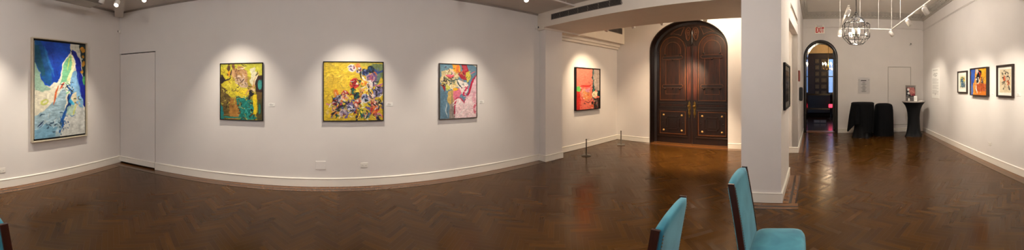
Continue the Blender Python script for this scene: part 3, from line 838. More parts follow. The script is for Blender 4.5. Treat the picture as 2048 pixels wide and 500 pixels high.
def paint_yellow_flowers():
    P = Painter(200, 200, (212, 184, 52), 23)
    P.poly([(0,0),(.45,0),(.5,.35),(.45,.5),(0,.6)], (222,194,48), warp=.08, streak=.3); P.poly([(.05,.25),(.4,.2),(.42,.45),(.2,.5),(.05,.4)], (220,184,60), op=.6, warp=.1)
    P.poly([(0,.75),(.2,.8),(.9,.85),(1,.8),(1,1),(0,1)], (206,178,44), streak=.35); P.poly([(.78,0),(1,0),(1,.3),(.86,.28),(.8,.1)], (124,140,90), warp=.06, streak=.25)
    P.poly([(.6,0),(.85,0),(.8,.06),(.6,.05)], (190,180,70)); P.stroke([(.9,.15),(.84,.3),(.82,.42)], .055, (124,96,140), warp=.03); P.stroke([(.92,.1),(.93,.25),(.86,.45)], .03, (110,130,120))
    P.stroke([(1,.35),(.88,.45),(.86,.5)], .03, (224,206,40))
    for (x, y, a) in ((.12,.2,.6),(.2,.13,1.),(.33,.22,.8),(.25,.35,.4)): P.stroke([(x, y), (x+.12*math.cos(a), y+.12*math.sin(a))], .02, (238,214,70), op=.6, dry=.5)
    reg = lambda x, y: (y > .1 and x > .44 and y < .95 and x < .97 and (x-.44) > -0.1) and not (x < .6 and y < .3) and not (x > .86 and y < .4) or (x > .12 and y > .52 and y < .93)
    P.dabs(120, reg, [(44,40,60),(196,60,44),(226,220,206),(36,96,90),(116,96,150),(226,130,50),(60,90,150),(220,190,50),(40,110,60),(200,130,150)], (.018,.04))
    F = [(.47,.09,.062,[(120,100,130),(222,210,214),(150,60,80),(226,220,215)]),(.57,.06,.04,[(226,120,50),(220,150,90)]),(.59,.13,.05,[(226,220,210),(60,60,90),(190,170,180)]),
         (.70,.17,.055,[(20,26,70),(24,50,110),(110,130,160)]),(.79,.12,.06,[(20,70,100),(30,90,130),(20,30,50)]),(.78,.27,.065,[(120,80,130),(180,90,110),(120,110,150),(200,160,170)]),
         (.52,.36,.075,[(186,44,40),(150,30,34),(226,216,200),(200,60,50)]),(.62,.37,.04,[(60,50,80),(36,80,80)]),(.67,.36,.055,[(226,150,60),(222,120,40),(226,190,80)]),(.77,.40,.055,[(226,214,206),(222,180,150),(228,222,214)]),
         (.35,.53,.055,[(222,214,206),(186,50,40),(226,220,210),(200,70,70)]),(.92,.52,.07,[(60,56,90),(120,116,160),(44,40,70),(150,140,170)]),(.71,.50,.06,[(228,196,50),(236,210,80)]),(.63,.50,.04,[(226,210,60),(222,140,120)]),
         (.20,.53,.05,[(226,150,50),(226,130,40)]),(.24,.62,.055,[(60,56,80),(120,116,140),(180,170,180)]),(.18,.68,.045,[(170,40,50),(200,190,190),(130,30,40)]),(.35,.62,.05,[(222,150,110),(200,110,80),(226,200,180)]),
         (.50,.50,.05,[(30,90,84),(36,110,90),(20,60,60)]),(.55,.58,.055,[(20,70,74),(36,110,100),(40,40,60)]),(.70,.62,.07,[(60,66,100),(140,146,180),(30,30,50),(200,200,210)]),(.80,.60,.05,[(228,220,212),(60,50,60),(226,180,160)]),
         (.57,.70,.065,[(226,216,206),(190,80,60),(60,40,50),(214,150,130)]),(.44,.70,.05,[(110,80,130),(140,110,150)]),(.46,.80,.07,[(60,70,110),(210,210,220),(36,36,60),(130,130,170)]),(.64,.76,.05,[(226,222,210),(210,200,60)]),
         (.84,.72,.06,[(150,40,40),(120,30,36),(220,160,150)]),(.84,.82,.065,[(190,50,44),(226,130,60),(206,90,60)]),(.33,.87,.065,[(170,150,170),(120,110,130),(200,180,180)]),(.70,.91,.06,[(226,130,60),(100,100,120),(50,120,130)]),
         (.26,.75,.05,[(200,60,60),(226,150,60),(120,96,130)]),(.17,.83,.04,[(200,190,180),(226,170,80)]),(.93,.68,.04,[(220,200,50),(60,60,50)])]
    for (x, y, r, c) in F: flower(P, x, y, r, c)
    for pts in ([(.12,.58),(.18,.66),(.26,.72),(.24,.82),(.14,.88)],[(.2,.82),(.3,.76),(.38,.74)],[(.12,.9),(.2,.84)],[(.84,.74),(.93,.71),(1,.73)],[(.75,.35),(.76,.5),(.82,.56)],[(.62,.12),(.63,.3)],[(.4,.72),(.44,.66)],[(.88,.6),(.9,.5),(.86,.46)]):
        P.stroke(pts, .011, (30,28,32), warp=.02, soft=.006)
    P.blob(.06,.86,.03,.05,(216,190,150), op=.6)
    P.dabs(150, reg, [(30,28,34),(226,216,200),(60,56,90),(150,40,40),(30,90,84),(206,180,50),(130,110,150)], (.007,.016), 2.2)
    P.dabs(46, lambda x, y: x < .6 and y < .55 or y > .8, [(236,212,80),(196,164,40),(206,180,70)], (.010,.022), 4)
    P.dabs(40, reg, [(236,214,70),(228,224,214),(30,28,34)], (.008,.016), 3)
    return P
def paint_pink():
    P = Painter(140, 200, (112, 146, 166), 31)
    P.poly([(0,0),(.36,0),(.34,.1),(.15,.1),(0,.16)], (116,150,164)); P.poly([(.78,0),(1.02,0),(1.02,.2),(.85,.26),(.78,.2)], (112,144,160)); P.stroke([(.82,.16),(.98,.12)], .012, (214,120,130)); P.poly([(.86,.0),(1.02,0),(1.02,.04)], (226,216,196))
    P.poly([(.34,0),(.52,0),(.54,.14),(.42,.2),(.34,.12)], (226,160,50), warp=.04); P.stroke([(.5,0),(.46,.1),(.52,.16)], .03, (226,130,70))
    P.poly([(.56,-.02),(.72,-.02),(.76,.14),(.72,.3),(.58,.26),(.48,.2),(.5,.14),(.62,.1)], (178,52,66), streak=.2, warp=.03); P.poly([(.6,.02),(.7,.02),(.72,.1),(.62,.12)], (196,90,100), op=.7)
    P.poly([(.7,.12),(.8,.1),(.84,.2),(.8,.32),(.74,.34),(.7,.28)], (206,190,84), warp=.05); P.dabs(10, lambda x, y: .68 < x < .85 and .06 < y < .34, [(60,110,80),(40,60,60),(220,210,150)], (.008,.018))
    P.poly([(.05,.12),(.35,.1),(.5,.22),(.5,.4),(.3,.46),(.1,.42),(.02,.3)], (214,196,150), warp=.06, streak=.35)
    P.poly([(.5,.28),(.72,.34),(.8,.4),(.66,.6),(.54,.5),(.44,.36)], (226,216,206), warp=.04)
    P.poly([(.02,.42),(.1,.5),(.24,.56),(.24,.7),(.2,.98),(0,1.02),(0,.4)], (108,140,158), streak=.2); P.poly([(.2,.5),(.34,.46),(.4,.6),(.38,.74),(.26,.76),(.18,.66)], (204,176,110), warp=.04)
    P.poly([(.26,.72),(.4,.72),(.4,1.02),(.24,1.02)], (160,150,140), warp=.03); P.stroke([(.3,.5),(.32,.75),(.34,1.)], .012, (130,120,120)); P.stroke([(.19,.7),(.16,.85),(.2,.97)], .012, (196,206,206)); P.stroke([(.4,.74),(.37,.9),(.42,1)], .012, (120,50,60))
    P.poly([(.34,.44),(.52,.44),(.58,.54),(.52,.6),(.42,.64),(.38,.74),(.34,.6)], (226,130,150), warp=.03)
    P.poly([(1.02,.2),(.9,.3),(.82,.44),(.72,.6),(.66,.72),(.58,.62),(.5,.62),(.42,.7),(.40,1.02),(1.02,1.02)], (232,206,206), warp=.025, streak=.15)
    P.poly([(.88,.34),(1.02,.2),(1.02,.5),(.9,.6),(.8,.6),(.78,.46)], (226,190,196), op=.8, warp=.05); P.blob(.93,.62,.06,.1,(214,130,150), op=.45, warp=.06); P.stroke([(1,.72),(.93,.82),(.96,.94)], .035, (206,90,110), op=.75, dry=.3); P.stroke([(.5,.8),(.54,.86)], .02, (222,170,180), op=.6)
    P.stroke([(1.0,.2),(.9,.28),(.84,.42),(.76,.56),(.66,.72)], .025, (190,36,76), warp=.02); P.stroke([(.66,.73),(.6,.66),(.54,.62),(.44,.64),(.40,.74),(.39,.96)], .018, (206,44,84), warp=.02)
    P.stroke([(.78,.4),(.68,.48),(.62,.56),(.7,.6)], .02, (206,50,96)); P.dabs(14, lambda x, y: .58 < x < .76 and .4 < y < .66, [(214,60,100),(236,220,220),(190,40,90)], (.012,.02), 2.5)
    P.dabs(60, lambda x, y: x < .62 and .04 < y < .46, [(206,180,120),(30,70,76),(228,222,214),(120,140,130),(206,150,70),(90,50,60)], (.008,.018), 3)
    P.dabs(30, lambda x, y: x > .45 and y > .6, [(236,218,216),(222,180,188),(240,228,224)], (.012,.03), 4)
    P.dabs(26, lambda x, y: .08 < x < .5 and .16 < y < .4, [(36,60,64),(230,222,206),(60,110,120),(24,26,30),(200,196,90)], (.01,.022), 3)
    P.stroke([(.16,.2),(.26,.24),(.36,.22)], .022, (206,60,80)); P.blob(.27,.21,.09,.02,(226,120,140), rot=-.1); P.stroke([(.12,.24),(.24,.3),(.36,.3),(.5,.28)], .012, (40,80,84)); P.stroke([(.46,.3),(.5,.38),(.6,.44)], .014, (36,70,70))
    P.stroke([(.02,.38),(.1,.42),(.12,.5)], .02, (160,40,36)); P.stroke([(.06,.42),(.13,.36)], .012, (30,28,30)); P.blob(.18,.42,.06,.05,(206,206,90), op=.85, warp=.05); P.blob(.41,.46,.07,.025,(232,176,40)); P.stroke([(.28,.12),(.36,.16),(.3,.2)], .014, (226,190,190))
    return P
def paint_red():
    P = Painter(100, 160, (224, 120, 100), 41)
    P.poly([(0,0),(.66,0),(.66,.38),(.4,.36),(.3,.42),(0,.44)], (228,128,108), streak=.12); P.poly([(.7,0),(1.02,0),(1.02,.6),(.84,.55),(.72,.4)], (176,160,150), streak=.2)
    P.poly([(.66,0),(.72,0),(.72,.3),(.8,.5),(.74,.8),(.66,.6),(.68,.3)], (52,96,96), warp=.04); P.dabs(30, lambda x, y: .64 < x < .8 and .2 < y < .8, [(30,60,66),(80,150,140),(40,36,40),(200,190,170)], (.012,.03))
    P.poly([(0,.55),(.12,.55),(.18,.75),(.14,1.02),(0,1.02)], (206,52,44), warp=.03); P.stroke([(.2,.42),(.4,.44),(.62,.43)], .03, (206,56,50), warp=.03); P.stroke([(.22,.4),(.2,.6),(.3,.8)], .025, (206,90,80)); P.blob(.32,.6,.14,.1,(226,180,150), op=.8, warp=.06)
    P.poly([(.3,.56),(.6,.54),(.62,.72),(.4,.8),(.3,.7)], (222,150,90), warp=.06, op=.8); P.poly([(.36,.5),(.56,.48),(.58,.58),(.38,.58)], (206,150,180), op=.7, warp=.05); P.blob(.09,.50,.10,.065,(112,196,104), warp=.02)
    P.dabs(40, lambda x, y: .14 < x < .64 and .42 < y < .98, [(226,140,120),(206,70,60),(236,206,180),(222,160,60),(120,60,60),(228,110,120)], (.012,.03))
    P.dabs(10, lambda x, y: .5 < x < .64 and .3 < y < .42, [(90,60,60),(60,110,100)], (.008,.014)); P.stroke([(.34,.8),(.5,.84),(.6,.8)], .012, (60,40,44)); P.poly([(.76,.74),(1.02,.72),(1.02,1.02),(.72,1.02)], (52,36,34), warp=.05); P.blob(.8,.64,.12,.07,(226,214,180), warp=.06); P.poly([(.9,.55),(1.02,.55),(1.02,.68),(.92,.68)], (24,70,70))
    P.blob(.68,.86,.05,.04,(44,34,36)); P.blob(.66,.94,.05,.03,(206,90,50)); P.dabs(16, lambda x, y: .72 < x < .98 and .62 < y < .98, [(200,60,60),(222,200,160),(36,26,28),(180,140,60)], (.012,.024)); P.stroke([(.86,.78),(.9,.95)], .02, (220,210,190), op=.6)
    return P
def paint_small_blue():
    P = Painter(70, 110, (226, 222, 208), 51)
    P.poly([(.12,.12),(.88,.12),(.88,.88),(.12,.88)], (214,204,140), warp=.05, streak=.3); P.poly([(.2,.3),(.6,.2),(.66,.5),(.6,.86),(.2,.86)], (70,120,150), warp=.08, streak=.3)
    P.poly([(.5,.2),(.85,.2),(.88,.5),(.66,.5)], (216,200,90), warp=.08); P.poly([(.6,.55),(.9,.5),(.9,.88),(.62,.88)], (110,130,140), warp=.08); P.stroke([(.2,.5),(.24,.25),(.4,.16),(.6,.18)], .04, (40,90,90)); P.stroke([(.58,.2),(.5,.4),(.5,.86)], .03, (26,46,80)); P.blob(.74,.3,.08,.05,(206,90,60)); P.blob(.26,.24,.1,.05,(206,196,70))
    P.dabs(34, lambda x, y: .15 < x < .85 and .15 < y < .86, [(30,60,110),(40,40,50),(226,220,190),(90,150,160),(206,190,70)], (.02,.05)); P.stroke([(.7,.6),(.8,.74),(.7,.86)], .03, (24,24,30))
    return P
def paint_orange_blue():
    P = Painter(100, 130, (214, 150, 46), 61)
    P.poly([(0,0),(.32,0),(.26,.3),(.2,.6),(.06,.62),(0,.6)], (54,92,170), streak=.25); P.poly([(0,.6),(.14,.62),(.2,1.02),(0,1.02)], (90,120,180), warp=.05); P.poly([(.5,0),(1.02,0),(1.02,.7),(.8,.6),(.7,.3)], (222,168,44), streak=.2)
    P.poly([(.16,.55),(.3,.5),(.34,.9),(.4,1.02),(.16,1.02)], (214,150,60), warp=.05); P.poly([(.3,.58),(.95,.55),(.95,.9),(.6,.96),(.36,.9)], (190,98,52), warp=.08, streak=.3); P.poly([(.34,.88),(1.02,.84),(1.02,1.02),(.3,1.02)], (214,130,46))
    P.blob(.52,.26,.15,.22,(34,30,34), rot=.2, warp=.08); P.poly([(.34,.0),(.5,.0),(.48,.14),(.36,.2)], (206,200,190), warp=.05); P.stroke([(.5,.1),(.6,.2),(.62,.34)], .03, (196,60,40)); P.poly([(.3,.3),(.5,.34),(.6,.5),(.46,.58),(.34,.5)], (228,220,214), warp=.06); P.stroke([(.28,.36),(.4,.34),(.5,.44)], .035, (24,24,28)); P.blob(.42,.48,.07,.06,(30,26,28), warp=.05)
    P.stroke([(.74,.3),(.7,.44),(.66,.54)], .02, (44,50,90)); P.stroke([(.86,.3),(.76,.46),(.7,.56)], .016, (40,44,70)); P.stroke([(.34,.55),(.36,.75),(.42,.95)], .03, (228,214,196)); P.blob(.72,.52,.08,.05,(70,66,84), warp=.06)
    P.dabs(30, lambda x, y: .3 < x < .9 and .3 < y < .9, [(228,200,170),(206,80,40),(40,34,36),(224,160,60),(120,110,130)], (.012,.03))
    return P
def paint_black_marks():
    P = Painter(70, 120, (222, 208, 178), 71)
    k = (28, 26, 26)
    P.blob(.5,.5,.44,.42,(216,200,170), warp=.03, soft=.05)
    P.poly([(.32,.26),(.48,.3),(.5,.5),(.36,.5)], (200,96,54), warp=.08, op=.85); P.poly([(.62,.5),(.8,.46),(.84,.66),(.66,.7)], (206,110,66), warp=.08, op=.8); P.poly([(.48,.3),(.7,.3),(.7,.5),(.52,.5)], (180,160,140), warp=.08, op=.5)
    for pts, w in (([(.2,.1),(.24,.2),(.34,.24)],.05),([(.3,.1),(.44,.06),(.58,.12),(.5,.2),(.44,.16)],.035),([(.6,.12),(.74,.2),(.72,.26)],.04),([(.6,.34),(.76,.32),(.84,.4)],.045),([(.2,.36),(.3,.34),(.34,.44)],.035),
                   ([(.2,.58),(.34,.52),(.56,.52)],.04),([(.22,.66),(.4,.58),(.5,.62)],.045),([(.5,.62),(.44,.74),(.34,.86)],.05),([(.72,.66),(.8,.78),(.84,.88)],.06),([(.84,.4),(.74,.52),(.8,.62)],.03),([(.28,.84),(.4,.88)],.04)):
        P.stroke(pts, w, k, warp=.05, dry=.5)
    P.dabs(10, lambda x, y: .25 < x < .85 and .1 < y < .9, [(150,130,120),(196,90,50),(60,56,56)], (.01,.02))
    return P

m_canvas = mat('painted_canvas', (1, 1, 1, 1), 0.45, bump=0.12, bscale=45, attr='paint', spec=0.4)
def canvas_mesh(P, w, h, y):
    # a relief grid that carries the paint, with a thin stretcher edge behind it
    H, W_ = P.h, P.w
    rel = np.clip((P.noise(50)+P.noise(24))*0.0007, -0.002, 0.002)
    xs = (P.U-0.5)*w; zs = (0.5-P.V)*h
    vs = np.stack([xs, y - rel*0.5, zs], -1).reshape(-1, 3)
    idx = np.arange(H*W_).reshape(H, W_)
    q = np.stack([idx[1:, :-1], idx[1:, 1:], idx[:-1, 1:], idx[:-1, :-1]], -1).reshape(-1, 4)
    me = bpy.data.meshes.new('canvas')
    me.vertices.add(len(vs)); me.vertices.foreach_set('co', vs.astype(np.float32).ravel())
    me.loops.add(q.size); me.loops.foreach_set('vertex_index', q.astype(np.int32).ravel())
    me.polygons.add(len(q)); me.polygons.foreach_set('loop_start', np.arange(0, q.size, 4, dtype=np.int32))
    me.polygons.foreach_set('loop_total', np.full(len(q), 4, dtype=np.int32))
    me.update(calc_edges=True); me.validate()
    t = 1 + P.noise(60)*0.09 + P.noise(26, 60)*0.08
    c = np.clip(P.img/255.0*t[..., None], 0, 1)
    g = c.mean(-1, keepdims=True)
    c = np.clip(g + (c-g)*0.96, 0, 1)**1.20*0.97
    c = np.where(c <= 0.04045, c/12.92, ((c+0.055)/1.055)**2.4)
    a = np.ones((H*W_, 4), np.float32); a[:, :3] = c.reshape(-1, 3)
    at = me.color_attributes.new('paint', 'FLOAT_COLOR', 'POINT'); at.data.foreach_set('color', a.ravel())
    me.materials.append(m_canvas)
    return me
def frame_bars(w, h, t, y0, y1, bev=0.003):
    # mitred picture frame around an opening of w x h
    mb = MB(); a, b = w/2, h/2; A_, B_ = a+t, b+t
    prof = [(0, y0), (0, y1+bev), (bev, y1), (t-bev, y1), (t, y1+bev), (t, y0)]
    vs = []; fs = []
    for (sx, sz) in ((-1, -1), (1, -1), (1, 1), (-1, 1)):
        for (o, y) in prof: vs.append((sx*(a+o), y, sz*(b+o)))
    n = len(prof)
    for i in range(4):
        j = (i+1) % 4
        for k in range(n):
            fs.append([i*n+k, i*n+(k+1) % n, j*n+(k+1) % n, j*n+k])
    return mb.add(vs, fs)
m_silver = mat('champagne_wood', rgb(196, 184, 160), 0.4, vary=0.06, vscale=12)
m_blackf = mat('black_frame', rgb(14, 12, 11), 0.5, spec=0.25)
m_brownf = mat('dark_brown_frame', rgb(44, 31, 25), 0.5, vary=0.1)
m_taupe = mat('taupe_frame', rgb(70, 60, 52), 0.5, vary=0.1)
m_mat = mat('mat_board', rgb(228, 224, 212), 0.8)
m_back = mat('backing_board', rgb(60, 54, 48), 0.8)
def painting(name, label, wall, s, z, w, h, painter, frame_m, t=0.012, depth=0.04, liner=None, matw=0.0, gap=0.0, rot_small=0.0, glass=False):
    # w, h: outer size
    p = wall.at(s, z)
    r = thing(name, label, 'painting', p, wall.rz, None)
    frame_bars(w-2*t, h-2*t, t, -0.004, -depth).build('frame', frame_m, r)
    iw, ih = w-2*t, h-2*t
    if liner:
        frame_bars(iw-2*liner, ih-2*liner, liner, -0.006, -depth*0.45).build('liner', m_blackf, r)
        iw -= 2*liner; ih -= 2*liner
    MB().box(-iw/2, iw/2, -0.012, -0.005, -ih/2, ih/2).build('backing_board', m_back, r)
    if matw:
        frame_bars(iw-2*matw, ih-2*matw, matw, -0.013, -0.020, 0.001).build('mat_board', m_mat, r)
        iw -= 2*matw; ih -= 2*matw; cy = -0.016
    else:
        cy = -depth*0.72
        MB().box(-iw/2+.001, iw/2-.001, cy+0.003, -0.012, -ih/2+.001, ih/2-.001).build('stretcher', m_mat, r)
    me = canvas_mesh(painter, iw, ih, cy); o = bpy.data.objects.new('canvas', me); COL.objects.link(o); o.parent = r
    if glass:
        MB().box(-(w/2-t), w/2-t, -depth*0.75, -depth*0.75+0.002, -(h/2-t), h/2-t).build('glass', glass_mat('picture_glass', refl=0.05), r)
    return r

painting('framed_painting', 'tall blue and white abstract painting in a pale champagne frame', W_LEFT, 5.19, 1.49, 1.13, 1.665, paint_big(), m_silver, t=0.018, depth=0.075, liner=0.03)
painting('framed_painting', 'green, yellow and turquoise abstract painting in a thin dark frame', W_MAIN, 2.515, 1.46, 0.715, 0.915, paint_green_yellow(), m_blackf, depth=0.045)
painting('framed_painting', 'square yellow abstract painting full of multicoloured flower-like dabs', W_MAIN, 4.272, 1.468, 0.935, 0.915, paint_yellow_flowers(), m_blackf, depth=0.045)
painting('framed_painting', 'pink, white and blue abstract painting in a taupe frame', W_MAIN, 6.033, 1.46, 0.72, 0.935, paint_pink(), m_taupe, depth=0.045)
painting('framed_painting', 'coral red abstract painting with a green spot in the recess beside the great door', W_REC, 1.23, 1.478, 0.955, 1.055, paint_red(), m_blackf, t=0.018, depth=0.075)
painting('framed_painting', 'small matted blue and yellow picture in a dark brown frame on the right wall', W_RIGHT, 3.20, 1.645, 0.53, 0.53, paint_small_blue(), m_brownf, t=0.03, depth=0.04, matw=0.065)
painting('framed_painting', 'orange and blue abstract painting with black brushwork in a brown frame', W_RIGHT, 4.07, 1.64, 0.75, 0.60, paint_orange_blue(), m_brownf, t=0.02, depth=0.075)
painting('framed_painting', 'cream picture of black and rust brush marks, farthest right on the wall', W_RIGHT, 5.04, 1.643, 0.545, 0.60, paint_black_marks(), m_brownf, t=0.032, depth=0.05, matw=0.05)
# framed print under glass on the pier
def paint_print():
    P = Painter(60, 60, (150, 140, 134), 81)
    P.poly([(0,0),(1,0),(1,.3),(0,.3)], (176,150,130), streak=.2); P.poly([(0,.3),(1,.3),(1,.6),(0,.6)], (150,156,176), streak=.2); P.poly([(0,.6),(1,.55),(1,1),(0,1)], (86,78,70), streak=.3)
    P.stroke([(.2,.1),(.5,.4),(.8,.9)], .05, (60,56,56)); P.stroke([(0,.4),(.6,.45)], .04, (190,190,196))
    return P
painting('framed_print', 'black framed print under glass on the side of the white pier', Wlin.__class__((3.81, 0.085), (4.99, -0.022)), 0.66, 1.545, 0.84, 0.68, paint_print(), m_blackf, t=0.03, depth=0.035, matw=0.07, glass=True)['category'] = 'print'
# ================================================================ SMALL THINGS ON THE WALLS
m_plastic = mat('white_plastic', rgb(226, 220, 210), 0.4)
m_dark = mat('black_plastic', rgb(20, 20, 22), 0.35)
m_grille = mat('grille_slats', rgb(120, 112, 104), 0.6)
m_card = mat('white_card', rgb(236, 233, 226), 0.6)
m_ink = mat('grey_ink', rgb(120, 114, 108), 0.7)
m_inkd = mat('dark_ink', rgb(40, 36, 34), 0.7)

def wall_label(w, s, z, label, W_=0.095, H_=0.055):
    r = thing('wall_label', label, 'label', w.at(s, z), w.rz, 'exhibit labels beside the pictures')
    MB().box(-W_/2, W_/2, -0.006, 0, -H_/2, H_/2, bev=0.001).build('card', m_card, r)
    t = MB()
    for i, k in enumerate((0.5, 0.8, 0.65)):
        t.box(-W_*0.4, -W_*0.4+W_*0.8*k, -0.0068, -0.006, H_*(0.24-0.22*i)-0.002, H_*(0.24-0.22*i)+0.002)
    t.build('print_lines', m_ink, r)
wall_label(W_LEFT, 5.82, 1.225, 'small white label right of the tall blue and white painting')
wall_label(W_MAIN, 3.008, 1.256, 'small white label right of the green and yellow painting')
wall_label(W_MAIN, 4.845, 1.262, 'small white label right of the square yellow painting')
wall_label(W_MAIN, 6.51, 1.267, 'small white label right of the pink painting')
wall_label(W_RIGHT, 3.58, 1.385, 'small white label between the blue and the orange pictures', 0.11)
wall_label(W_RIGHT, 4.575, 1.387, 'small white label between the orange picture and the black-marked picture', 0.11)
wall_label(W_RIGHT, 5.44, 1.40, 'small white label right of the black and rust picture', 0.12)

def outlet(w, s, z, label, W_=0.115, H_=0.075, horizontal=True):
    r = thing('power_outlet', label, 'outlet', w.at(s, z), w.rz, 'outlets low on the walls')
    MB().box(-W_/2, W_/2, -0.008, 0, -H_/2, H_/2, bev=0.003).build('cover_plate', m_plastic, r)
    k = 1 if horizontal else 0
    for sx in (-1, 1):
        cx, cz = (sx*W_*0.22, 0) if k else (0, sx*H_*0.22)
        sk = MB().box(cx-0.016, cx+0.016, -0.0105, -0.008, cz-0.016, cz+0.016, bev=0.002).build('socket', m_plastic, r)
        sl = MB()
        for a in (-1, 1): sl.box(cx+a*0.006-0.0012, cx+a*0.006+0.0012, -0.0108, -0.0104, cz-0.006, cz+0.006)
        sl.build('slot', m_inkd, sk)
outlet(W_LEFT, 4.13, 0.27, 'white power outlet low on the left wall beside the tall painting')
outlet(W_MAIN, 4.44, 0.324, 'white power outlet on the long wall under the yellow painting')
outlet(W_RIGHT, 4.46, 0.385, 'white power outlet low on the right wall under the pictures', 0.12, 0.07)
r = thing('blank_plate', 'plain wide wall-coloured plate low on the long wall left of the outlet', 'cover plate', W_MAIN.at(3.77, 0.333), W_MAIN.rz)
MB().box(-0.08, 0.08, -0.01, 0, -0.062, 0.062, bev=0.003).build('cover_plate', m_wall, r)
for sx in (-1, 1):
    MB().lathe([(0.0, -0.001), (0.004, -0.001), (0.003, 0.002), (0.0, 0.002)], 8, Matrix.Translation((sx*0.06, -0.011, 0)) @ Matrix.Rotation(PI/2, 4, 'X')).build('screw', m_plastic, r)

def camera_dome(pos, rz, label):
    r = thing('security_camera', label, 'camera', pos, rz, 'small dome cameras high in the corners')
    MB().lathe([(0.0, 0.0), (0.045, 0.0), (0.047, 0.012), (0.038, 0.02), (0.0, 0.02)], 20, Matrix.Rotation(PI/2, 4, 'X')).build('mount', m_plastic, r)
    MB().lathe([(0.034*math.cos(t), 0.018+0.045*math.sin(t)) for t in [PI/2*i/8 for i in range(9)]], 20, Matrix.Rotation(PI/2, 4, 'X')).build('housing', m_plastic, r)
    MB().lathe([(0.022*math.cos(t), 0.05+0.02*math.sin(t)) for t in [PI/2*i/6 for i in range(7)]], 16, Matrix.Rotation(PI/2, 4, 'X')).build('lens', m_dark, r)
camera_dome(W_MAIN.at(0.03, 2.655), W_MAIN.rz + math.radians(-40), 'small white dome camera high in the left corner above the jib door')
camera_dome(W_MAIN.at(7.80, 2.76), W_MAIN.rz + math.radians(38), 'small white dome camera high on the long wall beside the beam')
camera_dome(W_BACK.at(3.62, 2.98), W_BACK.rz + math.radians(35), 'small white dome camera high on the back wall right of the track')

# vents
r = thing('air_vent', 'long slatted air vent along the top of the beam', 'vent', (3.85, 4.13, 2.905), -PI/2)
fr = MB(); Lv = 1.62
fr.box(0, Lv, -0.012, -0.002, -0.055, -0.047).box(0, Lv, -0.012, -0.002, 0.047, 0.055)
nb = 7
for i in range(nb+1): fr.box(Lv*i/nb-0.006, Lv*i/nb+0.006, -0.012, -0.002, -0.055, 0.055)
fr.build('frame', m_grille, r)
MB().box(0, Lv, -0.003, -0.0005, -0.05, 0.05).build('backing', m_dark, r)
sl = MB()
for i in range(int(Lv/0.026)):
    x = 0.015+i*0.026
    sl.add([(x, -0.010, 0.045), (x+0.005, -0.010, 0.045), (x+0.045, -0.010, -0.045), (x+0.040, -0.010, -0.045), (x, -0.004, 0.045), (x+0.005, -0.004, 0.045), (x+0.045, -0.004, -0.045), (x+0.040, -0.004, -0.045)],
           [[0,1,2,3],[7,6,5,4],[0,4,5,1],[3,2,6,7],[0,3,7,4],[1,5,6,2]])
sl.build('slats', m_grille, r)
r = thing('air_vent', 'short slatted air vent on the soffit above the recess', 'vent', (6.02, 4.43, 3.09), 0)
MB().box(0, 0.80, -0.012, -0.001, -0.085, -0.07).box(0, 0.80, -0.012, -0.001, 0.07, 0.085).box(0, 0.012, -0.012, -0.001, -0.085, 0.085).box(0.27, 0.282, -0.012, -0.001, -0.085, 0.085).box(0.53, 0.542, -0.012, -0.001, -0.085, 0.085).box(0.79, 0.80, -0.012, -0.001, -0.085, 0.085).build('frame', m_grille, r)
MB().box(0, 0.80, -0.003, -0.0005, -0.08, 0.08).build('backing', m_dark, r)
sl = MB()
for i in range(24): sl.box(0.02+i*0.032, 0.028+i*0.032, -0.010, -0.003, -0.07, 0.07)
sl.build('slats', m_grille, r)
r = thing('slot_vent', 'narrow dark slot vent on the lintel above the gap beside the pier', 'vent', Wlin.at(0.25, 3.02), Wlin.rz)
MB().box(0, 1.3, -0.010, 0, -0.05, -0.038).box(0, 1.3, -0.010, 0, 0.038, 0.05).box(0, 0.012, -0.010, 0, -0.05, 0.05).box(1.288, 1.3, -0.010, 0, -0.05, 0.05).build('frame', m_plastic, r)
MB().box(0.01, 1.29, -0.004, -0.001, -0.04, 0.04).build('backing', mat('vent_shadow', rgb(96, 80, 66), 0.8), r)

# flat panel fixed under the gallery ceiling
r = thing('ceiling_panel', 'flat grey panel fixture under the ceiling by the left wall', 'fixture', (-3.40, 2.68, 2.825), math.radians(0))
MB().box(-0.17, 0.17, -0.42, 0.42, 0.0, 0.055, bev=0.02).build('housing', m_grille, r)
MB().box(-0.13, 0.13, -0.38, 0.38, -0.006, 0.001, bev=0.004).build('diffuser', mat('grey_diffuser', rgb(176, 168, 156), 0.5), r)
for sy in (-0.3, 0.3):
    MB().box(-0.01, 0.01, sy-0.01, sy+0.01, 0.05, 0.215).build('hanger', m_grille, r)

